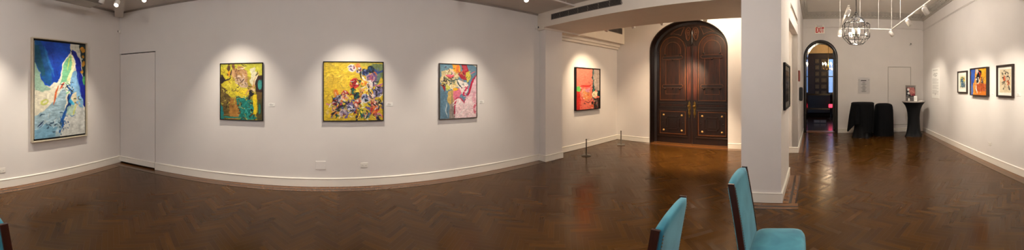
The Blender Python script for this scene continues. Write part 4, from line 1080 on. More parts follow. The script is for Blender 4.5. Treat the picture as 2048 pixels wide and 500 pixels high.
# ================================================================ TRACKS AND SPOTLIGHTS
m_track = mat('white_track', rgb(225, 220, 212), 0.35)
m_lens = mat('lamp_lens', rgb(255, 240, 215), 0.3, emit=(1, 0.88, 0.7, 1), estr=5)
def track(name, label, pts, drops=(), zc=3.98):
    r = thing(name, label, 'track', (pts[0][0], pts[0][1], 0))
    for a, b in zip(pts[:-1], pts[1:]):
        A = Vector(a); B = Vector(b); d = B-A; L_ = d.length
        q = d.to_track_quat('X', 'Z').to_matrix().to_4x4()
        M = Matrix.Translation(A-Vector((pts[0][0], pts[0][1], 0))) @ q
        MB().box(-0.018, L_+0.018, -0.018, 0.018, -0.012, 0.012, M, bev=0.004).build('rail', m_track, r)
    for (x, y, z) in drops:
        MB().tube([(x-pts[0][0], y-pts[0][1], z), (x-pts[0][0], y-pts[0][1], zc)], 0.006, 8).build('rod', m_track, r)
    return r
def spot_head(pos, target, label, group, power=60, angle=42, blend=0.55, color=(1, .86, .68), size=0.035, emit=True, rad=0.04, L_=0.13):
    pos = Vector(pos); target = Vector(target)
    r = thing('track_spotlight', label, 'spotlight', pos, 0, group)
    MB().box(-0.022, 0.022, -0.022, 0.022, -0.030, -0.008, bev=0.004).build('adapter', m_track, r)
    MB().tube([(0, 0, -0.02), (0, 0, -0.07)], 0.008, 8).build('stem', m_track, r)
    piv = Vector((0, 0, -0.085)); d = (target-(pos+piv)).normalized()
    q = d.to_track_quat('Z', 'Y').to_matrix().to_4x4(); M = Matrix.Translation(piv) @ q
    h = MB().lathe([(0.0, -0.05), (rad*0.6, -0.048), (rad*0.95, -0.03), (rad, 0.0), (rad, L_*0.55), (rad*0.86, L_*0.55), (rad*0.84, L_*0.45)], 20, M, cap=False).build('lamp_housing', m_track, r)
    MB().lathe([(0.0, L_*0.47), (rad*0.82, L_*0.47)], 18, M, cap=False).build('lens', m_lens, h)
    if power > 0:
        ld = bpy.data.lights.new('spotlight_beam', 'SPOT'); ld.energy = power; ld.color = color
        ld.spot_size = math.radians(angle); ld.spot_blend = blend; ld.shadow_soft_size = size
        lo = bpy.data.objects.new('spotlight_beam', ld); COL.objects.link(lo); lo.parent = r
        lo.matrix_local = Matrix.Translation(piv + d*(L_*0.62)) @ (-d).to_track_quat('Z', 'Y').to_matrix().to_4x4()
    return r
KW = (1, .90, .76)     # lamp colour of the gallery spots
KA = (1, .77, .52)     # warmer lamps in the vestibule
GZ = 3.0
track('ceiling_track', 'white ceiling track running beside the long gallery wall', [(-3.0, 3.5, 2.995), (3.80, 3.5, 2.995)], [(-2.8, 3.5, 3.0), (0, 3.5, 3.0), (3.6, 3.5, 3.0)], 3.04)
track('ceiling_track', 'white ceiling track running beside the left gallery wall', [(-2.95, -1.6, 2.875), (-2.95, 3.2, 2.875)], [(-2.95, -1.4, 2.88), (-2.95, 0.6, 2.88), (-2.95, 2.95, 2.88)], 3.04)
def aim(w, s, z, out=0.0):
    return w.at(s, z, out)
GM = 'spotlights on the long wall track'
spot_head((-1.5, 3.5, GZ), aim(W_MAIN, 2.515, .75), 'track spotlight aimed at the green and yellow painting', GM, 88, 68, 1.0, KW)
spot_head((0.27, 3.5, GZ), aim(W_MAIN, 4.272, .75), 'track spotlight aimed at the square yellow painting', GM, 88, 68, 1.0, KW)
spot_head((2.03, 3.5, GZ), aim(W_MAIN, 6.033, .75), 'track spotlight aimed at the pink painting', GM, 88, 68, 1.0, KW)
spot_head((2.72, 3.5, GZ), (2.0, 2.0, 0.0), 'white track spotlight near the beam end of the long track', GM, 25, 80, 1, KW)
spot_head((-2.75, 3.5, GZ), (-1.6, 1.5, 0), 'white track spotlight at the left end of the long track', GM, 25, 80, 1, KW)
GL = 'spotlights on the left wall track'
spot_head((-2.95, 2.80, GZ-.12), aim(W_LEFT, 5.19, .75), 'white track spotlight aimed at the tall blue painting', GL, 98, 68, 1.0, KW)
spot_head((-2.95, 1.35, GZ-.12), aim(W_LEFT, 3.75, .75), 'white track spotlight aimed left of the tall blue painting', GL, 98, 68, 1.0, KW)
spot_head((-2.95, 3.10, GZ-.12), (-2.2, 1.0, 0), 'white track spotlight at the corner end of the left track', GL, 0)
# suspended square track in the high room
HZ = 2.95
track('suspended_track', 'white suspended track hanging on rods in the high room', [(4.92, -1.06, HZ), (6.88, -1.27, HZ), (6.66, -2.52, HZ), (1.6, -1.97, HZ)], [(6.88, -1.27, HZ), (6.80, -1.75, HZ), (6.66, -2.52, HZ), (6.72, -2.2, HZ), (5.9, -2.44, HZ)], 3.98)
GH = 'spotlights on the suspended track'
spot_head((6.66, -2.50, HZ), aim(W_RIGHT, 1.35, 1.3), 'white spotlight at the corner of the suspended track', GH, 95, 58, 1.0, KW, rad=0.05, L_=0.17)
spot_head((5.35, -2.378, HZ), aim(W_RIGHT, 3.15, 1.2), 'white spotlight midway along the suspended track', GH, 95, 58, 1.0, KW, rad=0.05, L_=0.17)
spot_head((4.40, -2.275, HZ), aim(W_RIGHT, 4.07, 1.2), 'white spotlight on the suspended track above the right-hand pictures', GH, 95, 58, 1.0, KW, rad=0.05, L_=0.17)
spot_head((3.30, -2.155, HZ), aim(W_RIGHT, 5.05, 1.2), 'spotlight on the near stretch of the suspended track', GH, 95, 58, 1.0, KW, rad=0.05, L_=0.17)
spot_head((2.20, -2.035, HZ), aim(W_RIGHT, 6.3, 1.7), 'spotlight on the nearest stretch of the suspended track', GH, 95, 58, 1.0, KW, rad=0.05, L_=0.17)
spot_head((6.84, -1.26, HZ), (6.0, -1.0, 0.0), 'large white spotlight at the left corner of the suspended track', GH, 28, 70, 0.9, (1, .9, .78), rad=0.055, L_=0.22)
spot_head((4.98, -1.07, HZ), (5.6, -.3, 1.2), 'white spotlight at the free end of the suspended track', GH, 28, 70, 0.9, (1, .9, .78))
# vestibule track
track('ceiling_track', 'white track under the vestibule ceiling behind the beam', [(5.10, 4.2, 2.90), (5.10, 0.9, 2.90)], [(5.10, 4.0, 2.90), (5.10, 2.4, 2.90), (5.10, 1.0, 2.90)], 3.5)
GV = 'spotlights on the vestibule track'
spot_head((5.10, 3.70, 2.90), aim(W_REC, 1.23, 1.35), 'small spotlight behind the beam aimed at the coral red painting', GV, 135, 72, 1.0, KA)
spot_head((5.10, 3.05, 2.90), aim(W_DOOR, 1.6, 0.6), 'small glowing spotlight behind the beam left of the great door', GV, 120, 85, 1.0, KA)
spot_head((5.10, 2.40, 2.90), (7.2, 2.47, 1.75), 'small spotlight behind the beam above the great door', GV, 520, 24, 1.0, KA)
spot_head((5.10, 1.50, 2.90), (6.1, 2.1, 0.0), 'small spotlight behind the beam near the pier', GV, 380, 66, 0.9, KA)

# ================================================================ EXIT SIGN
r = thing('exit_sign', 'white exit sign with red letters and two emergency lamps over the arched doorway', 'sign', W_BACK.at(0.60, 3.395), W_BACK.rz)
MB().box(-0.165, 0.165, -0.05, 0, -0.115, 0.115, bev=0.008).build('housing', mat('sign_face', rgb(235, 226, 208), 0.4, emit=(1, .85, .7, 1), estr=0.06), r)
cu = bpy.data.curves.new('exit_letters', 'FONT'); cu.body = 'EXIT'; cu.size = 0.19; cu.align_x = 'CENTER'; cu.align_y = 'CENTER'; cu.extrude = 0.003; cu.space_character = 1.14
cu.offset = 0.0075
tmp = bpy.data.objects.new('tmp', cu); COL.objects.link(tmp)
bpy.context.view_layer.update()
me = bpy.data.meshes.new_from_object(tmp.evaluated_get(bpy.context.evaluated_depsgraph_get()))
bpy.data.objects.remove(tmp)
me.materials.clear(); me.materials.append(mat('exit_red', rgb(170, 8, 8), 0.5, emit=(1, 0.0, 0.0, 1), estr=0.05, spec=0.1))
lt = bpy.data.objects.new('letters', me); COL.objects.link(lt); lt.parent = r
lt.rotation_euler = (PI/2, 0, 0); lt.location = (0, -0.053, -0.005); lt.scale = (0.64, 1.2, 1)
for sx in (-1, 1):
    lm = MB().lathe([(0.0, -0.03), (0.022, -0.028), (0.034, 0.0), (0.034, 0.03), (0.0, 0.034)], 14, Matrix.Translation((sx*0.11, -0.03, 0.15)) @ Matrix.Rotation(math.radians(70), 4, 'X'))
    lm.build('emergency_lamp', m_plastic, r)
MB().box(-0.12, 0.12, -0.04, -0.01, 0.112, 0.128, bev=0.003).build('lamp_bracket', m_grille, r)

# ================================================================ NOTICES ON THE WALLS OF THE HIGH ROOM
r = thing('wall_text_panel', 'tall white text panel with small grey print on the right wall', 'text panel', W_RIGHT.at(1.27, 1.635), W_RIGHT.rz)
MB().box(-0.33, 0.33, -0.012, 0, -0.46, 0.46, bev=0.002).build('board', m_card, r)
t = MB(); rn = random.Random(4)
def bars(mb, x0, x1, z, h, y=-0.0135):
    x = x0
    while x < x1:
        w_ = rn.uniform(0.02, 0.06); mb.box(x, min(x+w_, x1), y, y+0.0015, z-h/2, z+h/2); x += w_+0.012
for z in (0.40, 0.385): bars(t, -0.22, 0.2, z, 0.006)
for i in range(22):
    if i in (8, 15): continue
    bars(t, -0.27, 0.27 if i % 4 else 0.12, 0.14-i*0.022, 0.005)
t.build('print_lines', m_ink, r)
t = MB(); 
t.ribbon([(-0.14, 0.28), (-0.08, 0.30), (0.0, 0.27), (0.08, 0.30), (0.18, 0.285)], 0.014, -0.012, -0.0135); t.ribbon([(-0.20, 0.255), (-0.05, 0.25), (0.05, 0.23), (0.15, 0.25)], 0.012, -0.012, -0.0135); t.ribbon([(-0.10, 0.21), (0.02, 0.20), (0.12, 0.215)], 0.010, -0.012, -0.0135)
t.build('title_script', m_ink, r)
MB().box(-0.02, 0.005, -0.0137, -0.012, -0.36, -0.31, bev=0.003).build('emblem', m_inkd, r)

r = thing('wall_notice', 'clear sheet notice with one dark heading line on the back wall', 'notice', W_BACK.at(2.06, 1.56), W_BACK.rz)
MB().box(-0.20, 0.20, -0.003, -0.001, -0.27, 0.27).build('sheet', glass_mat('acetate', refl=0.02, rough=0.2), r)
MB().box(-0.10, 0.08, -0.005, -0.003, 0.155, 0.18).build('heading_line', m_inkd, r)
t = MB()
for i in range(15):
    w_ = (0.03, 0.06, 0.045, 0.1, 0.07)[i % 5]; z = 0.12-i*0.023
    t.box(-w_, w_*0.9, -0.0045, -0.003, z-0.004, z+0.004)
t.build('print_lines', m_ink, r)
for sx in (-1, 1):
    MB().box(sx*0.165-0.012, sx*0.165+0.012, -0.005, -0.002, 0.185, 0.205).build('pin', m_ink, r)

# flush panel door in the back wall: thin gaps and a raised edge
bk = MB(); a, b_ = 2.875, 3.655
bk.ribbon([(a, 0.25), (a, 2.19), (b_, 2.19), (b_, 0.25)], 0.022, 0.0, -0.012, True)
hd = bpy.data.objects.new('door_4', None); COL.objects.link(hd); hd.matrix_world = W_BACK.M; tag(hd, kind='structure')
bk.build('door_edge', m_crown, hd)
MB().box(a+0.012, b_-0.012, -0.006, 0.0, 0.262, 2.178).build('door_leaf', m_wall, hd)

# plaque and black call box on the side wall
r = thing('wall_plaque', 'small reddish-brown plaque on the side wall above the black box', 'plaque', W_SIDE.at(0.30, 1.79), W_SIDE.rz)
MB().box(-0.14, 0.14, -0.035, 0, -0.13, 0.13, bev=0.006).build('board', mat('red_brown_plaque', rgb(110, 48, 34), 0.4), r)
MB().box(-0.11, 0.11, -0.037, -0.034, -0.10, 0.10, bev=0.001).build('face', mat('plaque_face', rgb(140, 70, 52), 0.4), r)
r = thing('wall_box', 'black wall-mounted box beside the arched doorway, below the plaque', 'wall box', W_SIDE.at(0.62, 1.35), W_SIDE.rz)
MB().box(-0.13, 0.13, -0.09, 0, -0.17, 0.17, bev=0.02).build('housing', m_dark, r)
MB().box(-0.09, 0.09, -0.096, -0.088, -0.11, 0.12, bev=0.004).build('front_panel', mat('grey_plastic', rgb(60, 60, 64), 0.3), r)
MB().box(-0.02, 0.02, -0.03, -0.01, -0.20, -0.165, bev=0.004).build('cable_clip', m_plastic, r)

# ================================================================ LANTERN
m_iron = mat('black_iron', rgb(22, 19, 18), 0.4, metal=0.6)
LX, LY = 5.35, -1.30
r = thing('lantern', 'faceted glass pendant lantern with black iron edges and candle bulbs', 'pendant lamp', (LX, LY, 0))
rings = [(0.115, 2.845), (0.262, 2.725), (0.262, 2.485), (0.135, 2.355)]
def ring(rad, z, n=8, ph=PI/8):
    return [Vector((rad*math.cos(2*PI*k/n+ph), rad*math.sin(2*PI*k/n+ph), z)) for k in range(n)]
R_ = [ring(a, z) for a, z in rings]
fr = MB()
for q in R_:
    for k in range(8): fr.tube([q[k], q[(k+1) % 8]], 0.0065, 6)
for i in range(3):
    for k in range(8): fr.tube([R_[i][k], R_[i+1][k]], 0.0065, 6)
fr.build('iron_frame', m_iron, r)
gl = MB()
for i in range(3):
    for k in range(8): gl.add([R_[i][k], R_[i][(k+1) % 8], R_[i+1][(k+1) % 8], R_[i+1][k]], [[0, 1, 2, 3]])
gl.add(R_[3], [list(range(8))])
gl.build('glass_panes', glass_mat('lantern_glass', tint=(.97, .97, .97, 1), refl=0.04), r)
cr = MB()
for k in range(0, 8, 2): cr.tube([R_[0][k], Vector((0, 0, 2.945))], 0.006, 6)
cr.lathe([(0.0, 2.925), (0.02, 2.93), (0.028, 2.95), (0.012, 2.965), (0.0, 2.968)], 12)
cr.build('crown_struts', m_iron, r)
MB().tube([(0, 0, 2.96), (0, 0, 3.95)], 0.008, 8).lathe([(0.0, 3.93), (0.06, 3.94), (0.065, 3.98)], 16).build('suspension_rod', m_iron, r)
cl = MB().tube([(0, 0, 2.93), (0, 0, 2.50)], 0.007, 8)
bp = [(0.075*math.cos(a), 0.075*math.sin(a)) for a in (0.4, 0.4+PI/2, 0.4+PI, 0.4+1.5*PI)]
for (x, y) in bp: cl.tube([(0, 0, 2.50), (x*0.6, y*0.6, 2.485), (x, y, 2.51)], 0.005, 6)
cl = cl.build('candle_cluster', m_iron, r)
m_bulb = mat('warm_bulb', rgb(255, 235, 200), 0.3, emit=(1, .82, .55, 1), estr=45)
m_candle = mat('candle_tube', rgb(235, 225, 200), 0.5)
for (x, y) in bp:
    c_ = MB().lathe([(0.012, 2.51), (0.012, 2.575)], 10, Matrix.Translation((x, y, 0))).build('candle_tube', m_candle, cl)
    MB().lathe([(0.006, 2.575), (0.015, 2.595), (0.016, 2.61), (0.008, 2.64), (0.0, 2.655)], 10, Matrix.Translation((x, y, 0)), cap=False).build('bulb', m_bulb, cl)

# ================================================================ COVERED TABLES
m_cloth = mat('black_cloth', rgb(11, 12, 14), 0.85, bump=0.3, bscale=90, spec=0.15)
m_spandex = mat('black_spandex', rgb(9, 10, 12), 0.6, spec=0.25)
def smooth(o, lv=1):
    md = o.modifiers.new('subsurf', 'SUBSURF'); md.levels = lv; md.render_levels = lv
    return o
# hourglass stretch cover on a cocktail table, standing in the right corner
r = thing('cocktail_table', 'tall cocktail table in a tight black hourglass cover by the right corner', 'table', (8.17, -3.83, 0), 0.3)
def foot(rr, z, t):
    k = max(0.0, (0.40-z)/0.40)
    return rr + 0.10*k**1.5*max(0.0, math.cos(4*t))**1.5
prof = [(0.26, 0.0), (0.235, 0.05), (0.225, 0.12), (0.205, 0.25), (0.195, 0.40), (0.19, 0.55), (0.20, 0.70), (0.225, 0.83), (0.27, 0.94), (0.335, 1.02), (0.365, 1.055)]
MB().lathe(prof, 48, None, foot, cap=False).build('stretch_cover', m_spandex, r)
MB().lathe([(0.0, 1.045), (0.36, 1.045), (0.372, 1.052), (0.372, 1.068), (0.365, 1.074), (0.0, 1.074)], 40).build('tabletop', mat('table_top_cloth', rgb(150, 142, 134), 0.6), r)
MB().lathe([(0.03, 0.03), (0.03, 1.04)], 14).build('pedestal', m_iron, r)
for k in range(4):
    a = k*PI/2
    MB().tube([(0, 0, 0.08), (0.20*math.cos(a), 0.20*math.sin(a), 0.035), (0.31*math.cos(a), 0.31*math.sin(a), 0.018)], [0.02, 0.016, 0.014], 8).build('foot', m_iron, r)

def draped(name, label, x, y, top_r, top_z, hem, seed, flare, rz=0, square=False, hemfn=None, dome=0.0, sx=1.0):
    rr = random.Random(seed); ph = [rr.uniform(0, 2*PI) for _ in range(5)]
    def f(R, z, t):
        k = max(0.0, (top_z-0.02-z)/top_z)
        w = 1+flare*k + (0.075*math.sin(7*t+ph[0])+0.05*math.sin(11*t+ph[1])+0.03*math.sin(17*t+ph[2]))*min(1, k*1.8)
        return R*w
    pr = [(0.001, top_z), (top_r*0.6, top_z), (top_r*0.93, top_z-0.004-dome*0.2), (top_r*0.985, top_z-0.012-dome*0.5), (top_r, top_z-0.03-dome)]
    for i in range(1, 15):
        pr.append((top_r, top_z-0.03-dome-(top_z-0.03-dome-hem)*i/14))
    o = MB(); n = 96; vs = []; fs = []
    for (R, z) in pr:
        for k in range(n):
            t = 2*PI*k/n; RR = f(R, z, t)
            zz = z
            if hemfn and z < top_z-0.05: zz = top_z - (top_z-z)*hemfn(t)
            vs.append((RR*math.cos(t)*sx, RR*math.sin(t), zz))
    for i in range(len(pr)-1):
        for k in range(n): fs.append([i*n+k, i*n+(k+1) % n, (i+1)*n+(k+1) % n, (i+1)*n+k])
    o.add(vs, fs, None, True)
    ob = o.build(name, m_cloth, None, (x, y, 0), (0, 0, rz))
    return ob
# two black covered tables side by side against the back wall
r = thing('cocktail_table', 'black-covered round table under a square black cloth by the back wall', 'table', (8.50, -2.27, 0), 0.2)
MB().lathe([(0.27, 0.0), (0.265, 0.03), (0.26, 0.2), (0.255, 0.45), (0.26, 0.7), (0.29, 0.9), (0.335, 1.01)], 48, None, foot, cap=False).build('stretch_cover', m_spandex, r)
MB().lathe([(0.0, 1.0), (0.34, 1.0), (0.35, 1.02), (0.34, 1.035), (0.0, 1.035)], 40).build('tabletop', m_spandex, r)
MB().lathe([(0.03, 0.03), (0.03, 1.0)], 14).build('pedestal', m_iron, r)
def hemA(t):
    c = abs(math.cos(2*(t-PI/2)))
    return (0.94 if math.sin(t) < 0.3 else 0.66 + 0.26*c**4)
cl = None
def cornerflare():
    o = MB(); n = 96; vs = []; fs = []
    top_z = 1.052; top_r = 0.352
    prs = [(0.001, 0), (0.2, 0), (0.32, 0.002), (top_r, 0.02)] + [(top_r, 0.02+0.93*i/14) for i in range(1, 15)]
    for (R, dz) in prs:
        k = max(0, dz-0.02)/0.93
        for j in range(n):
            t = 2*PI*j/n; c = abs(math.cos(2*(t-PI/2)))
            RR = R*(1+k*((0.42 if math.sin(t) > 0.5 else 0.02)*c**3 - 0.05) + (0.05*math.sin(9*t+1)+0.035*math.sin(14*t+2))*min(1, k*2))
            vs.append((RR*math.cos(t), RR*math.sin(t), top_z - (dz if dz <= 0.02 else 0.02+(dz-0.02)*hemA(t))))
    for i in range(len(prs)-1):
        for j in range(n): fs.append([i*n+j, i*n+(j+1) % n, (i+1)*n+(j+1) % n, (i+1)*n+j])
    return o.add(vs, fs, None, True)
cl = cornerflare().build('tablecloth', m_cloth, None, (8.50, -2.27, 0), (0, 0, 0.1))
tag(cl, 'square black cloth with hanging corners draped over the left covered table', 'tablecloth')
r = thing('folded_furniture_stack', 'rounded stack under a floor-length black cover between the square cloth and panel door', 'covered furniture', (8.60, -2.985, 0), -0.10)
def rs(rr, z, t):
    e = 1.0/((abs(math.cos(t))**3.2+abs(math.sin(t))**3.2)**(1/3.2))
    k = max(0.0, 1-z/0.95)
    return rr*e*(1+0.03*k+(0.035*math.sin(8*t+1)+0.02*math.sin(13*t))*min(1, 2*k))
pr = [(0.001, 1.0), (0.16, 1.0), (0.20, 0.99), (0.245, 0.965), (0.268, 0.91), (0.28, 0.82), (0.285, 0.7), (0.285, 0.5), (0.285, 0.3), (0.285, 0.15), (0.29, 0.0)]
MB().lathe(pr, 72, None, rs, cap=False).build('black_cover', m_cloth, r)
MB().box(-0.20, 0.20, -0.20, 0.20, 0.0, 0.9, bev=0.05).build('stack_core', m_iron, r)

# display stand and small things on the hourglass table
TX, TY, TZ = 8.17, -3.83, 1.074
def tabt(px, py): return (TX+px, TY+py, TZ)
fac = math.atan2(-TY, -TX)          # towards the viewer
def facing(o, extra=0.0): o.rotation_euler = (0, 0, fac+PI/2+extra)
r = thing('picture_display', 'standing poster display with a reddish picture on the hourglass table', 'display stand', (TX+0.12, TY+0.05, TZ)); facing(r)
MB().box(-0.165, 0.165, -0.008, 0.008, 0.0, 0.50, bev=0.003).build('board', mat('display_border', rgb(150, 138, 128), 0.4), r)
DP = Painter(60, 80, (40, 34, 38), 91)
DP.poly([(.1,.05),(.9,.0),(1.0,.6),(.85,.85),(.55,.9),(.35,.5)], (176, 110, 104), warp=.06, streak=.3); DP.stroke([(.4,.3),(.7,.4),(.9,.6)], .06, (196,136,126)); DP.blob(.8,.78,.18,.12,(150,50,60), warp=.05)
DP.poly([(0,.2),(.3,.4),(.5,.9),(0,.95)], (26,26,34)); DP.stroke([(.05,.9),(.3,.9)], .03, (200,196,196))
me = canvas_mesh(DP, 0.29, 0.30, -0.010); o = bpy.data.objects.new('picture', me); COL.objects.link(o); o.parent = r; o.location = (0, 0, 0.285)
MB().box(-0.145, 0.145, -0.011, -0.008, 0.01, 0.125).build('lower_panel', mat('display_grey', rgb(96, 90, 88), 0.5), r)
MB().box(-0.15, 0.15, -0.011, -0.008, 0.445, 0.485).build('top_strip', mat('display_strip', rgb(90, 84, 80), 0.5), r)
MB().box(-0.12, 0.12, 0.0, 0.10, 0.0, 0.012, bev=0.004).build('base', m_dark, r)
r = thing('name_card', 'small white upright card in front of the poster display', 'card', (TX-0.045, TY-0.045, TZ)); facing(r)
MB().box(-0.05, 0.05, -0.002, 0.002, 0.0, 0.165).build('front_sheet', m_card, r)
MB().add([(-0.05, 0.0, 0.16), (0.05, 0.0, 0.16), (0.05, 0.06, 0.0), (-0.05, 0.06, 0.0), (-0.05, 0.002, 0.163), (0.05, 0.002, 0.163), (0.05, 0.063, 0.0), (-0.05, 0.063, 0.0)], [[0,1,2,3],[7,6,5,4],[0,4,5,1],[2,6,7,3],[0,3,7,4],[1,5,6,2]]).build('back_sheet', m_card, r)
tt = MB()
for i in range(6): tt.box(-0.03, 0.028 if i % 2 else 0.02, -0.003, -0.002, 0.13-i*0.018, 0.133-i*0.018)
tt.build('print_lines', m_ink, r)
# white flowers at the left edge of the display
r = thing('white_orchid', 'two white blossoms on a thin stem left of the poster display', 'flower', (TX-0.02, TY+0.17, TZ)); facing(r)
MB().lathe([(0.0, 0.0), (0.026, 0.0), (0.03, 0.04), (0.018, 0.09), (0.014, 0.10), (0.0, 0.10)], 16).build('vase', m_plastic, r)
MB().tube([(0, 0, 0.06), (-0.015, 0, 0.17), (0.0, 0, 0.26), (-0.012, 0, 0.36)], 0.003, 6).build('stem', mat('stem_green', rgb(70, 90, 50), 0.5), r)
for (fx, fz) in ((-0.01, 0.25), (-0.02, 0.365)):
    f = MB()
    for k in range(5):
        a = k*2*PI/5+0.3
        f.add([(fx, -0.012, fz), (fx+0.03*math.cos(a-.45), -0.022, fz+0.03*math.sin(a-.45)), (fx+0.046*math.cos(a), -0.014, fz+0.046*math.sin(a)), (fx+0.03*math.cos(a+.45), -0.022, fz+0.03*math.sin(a+.45)),
               (fx, -0.008, fz), (fx+0.03*math.cos(a-.45), -0.018, fz+0.03*math.sin(a-.45)), (fx+0.046*math.cos(a), -0.010, fz+0.046*math.sin(a)), (fx+0.03*math.cos(a+.45), -0.018, fz+0.03*math.sin(a+.45))],
              [[0,1,2,3],[7,6,5,4],[0,4,5,1],[1,5,6,2],[2,6,7,3],[3,7,4,0]])
    f.build('blossom', m_card, r)
r = thing('paper_stack', 'small pile of white papers at the right of the hourglass table', 'papers', (TX-0.10, TY-0.22, TZ), 0.5)
MB().box(-0.07, 0.07, -0.05, 0.05, 0.0, 0.012).box(-0.066, 0.074, -0.052, 0.048, 0.012, 0.018, Matrix.Rotation(0.15, 4, 'Z')).build('sheets', m_card, r)

# ================================================================ BARRIER POSTS
m_steel = mat('brushed_steel', rgb(118, 112, 102), 0.32, metal=0.9)
r = thing('barrier_post', 'low steel barrier post on a round base, under the coral painting', 'barrier', (4.89, 4.12, 0), 0, 'low barrier posts')
MB().lathe([(0.0, 0.0), (0.105, 0.0), (0.108, 0.006), (0.104, 0.014), (0.03, 0.022), (0.016, 0.03), (0.0, 0.03)], 32).build('base', m_steel, r)
MB().lathe([(0.0, 0.02), (0.011, 0.02), (0.011, 0.345), (0.015, 0.348), (0.015, 0.37), (0.006, 0.376), (0.0, 0.376)], 16).build('post', m_steel, r)
MB().tube([(0.0, 0, 0.36), (0.03, -0.01, 0.362), (0.08, -0.02, 0.365)], 0.003, 6).build('cord_hook', m_steel, r)
r = thing('barrier_post', 'low steel barrier post on a square base, in the corner left of the great door', 'barrier', (6.34, 4.15, 0), 0.6, 'low barrier posts')
MB().box(-0.10, 0.10, -0.10, 0.10, 0.0, 0.016, bev=0.006).build('base', m_steel, r)
MB().lathe([(0.0, 0.014), (0.02, 0.016), (0.012, 0.03), (0.012, 0.345), (0.015, 0.348), (0.015, 0.37), (0.006, 0.376), (0.0, 0.376)], 16).build('post', m_steel, r)

# ================================================================ TEAL VELVET CHAIRS
def velvet():
    m = bpy.data.materials.new('teal_velvet'); m.use_nodes = True
    nt = m.node_tree; N = nt.nodes; L = nt.links; p = N['Principled BSDF']
    tc = N.new('ShaderNodeTexCoord'); n = N.new('ShaderNodeTexNoise'); n.inputs['Scale'].default_value = 5; n.inputs['Detail'].default_value = 4
    n.inputs['Distortion'].default_value = 0.6
    L.new(tc.outputs['Object'], n.inputs['Vector'])
    r = N.new('ShaderNodeValToRGB'); r.color_ramp.elements[0].position = 0.32; r.color_ramp.elements[1].position = 0.72
    r.color_ramp.elements[0].color = rgb(34, 106, 124); r.color_ramp.elements[1].color = rgb(76, 158, 172)
    L.new(n.outputs['Fac'], r.inputs['Fac']); L.new(r.outputs['Color'], p.inputs['Base Color'])
    p.inputs['Roughness'].default_value = 0.85; p.inputs['Specular IOR Level'].default_value = 0.2
    p.inputs['Sheen Weight'].default_value = 0.6; p.inputs['Sheen Tint'].default_value = (0.6, 0.9, 0.95, 1)
    f = N.new('ShaderNodeTexNoise'); f.inputs['Scale'].default_value = 280
    L.new(tc.outputs['Object'], f.inputs['Vector'])
    b = N.new('ShaderNodeBump'); b.inputs['Strength'].default_value = 0.2; b.inputs['Distance'].default_value = 0.002
    L.new(f.outputs['Fac'], b.inputs['Height']); L.new(b.outputs['Normal'], p.inputs['Normal'])
    return m
m_velvet = velvet()
m_cwood = wood_mat('chair_mahogany', rgb(34, 14, 12), rgb(58, 24, 18), 0.3)
m_nail = mat('antique_nail', rgb(120, 96, 60), 0.35, metal=0.9)
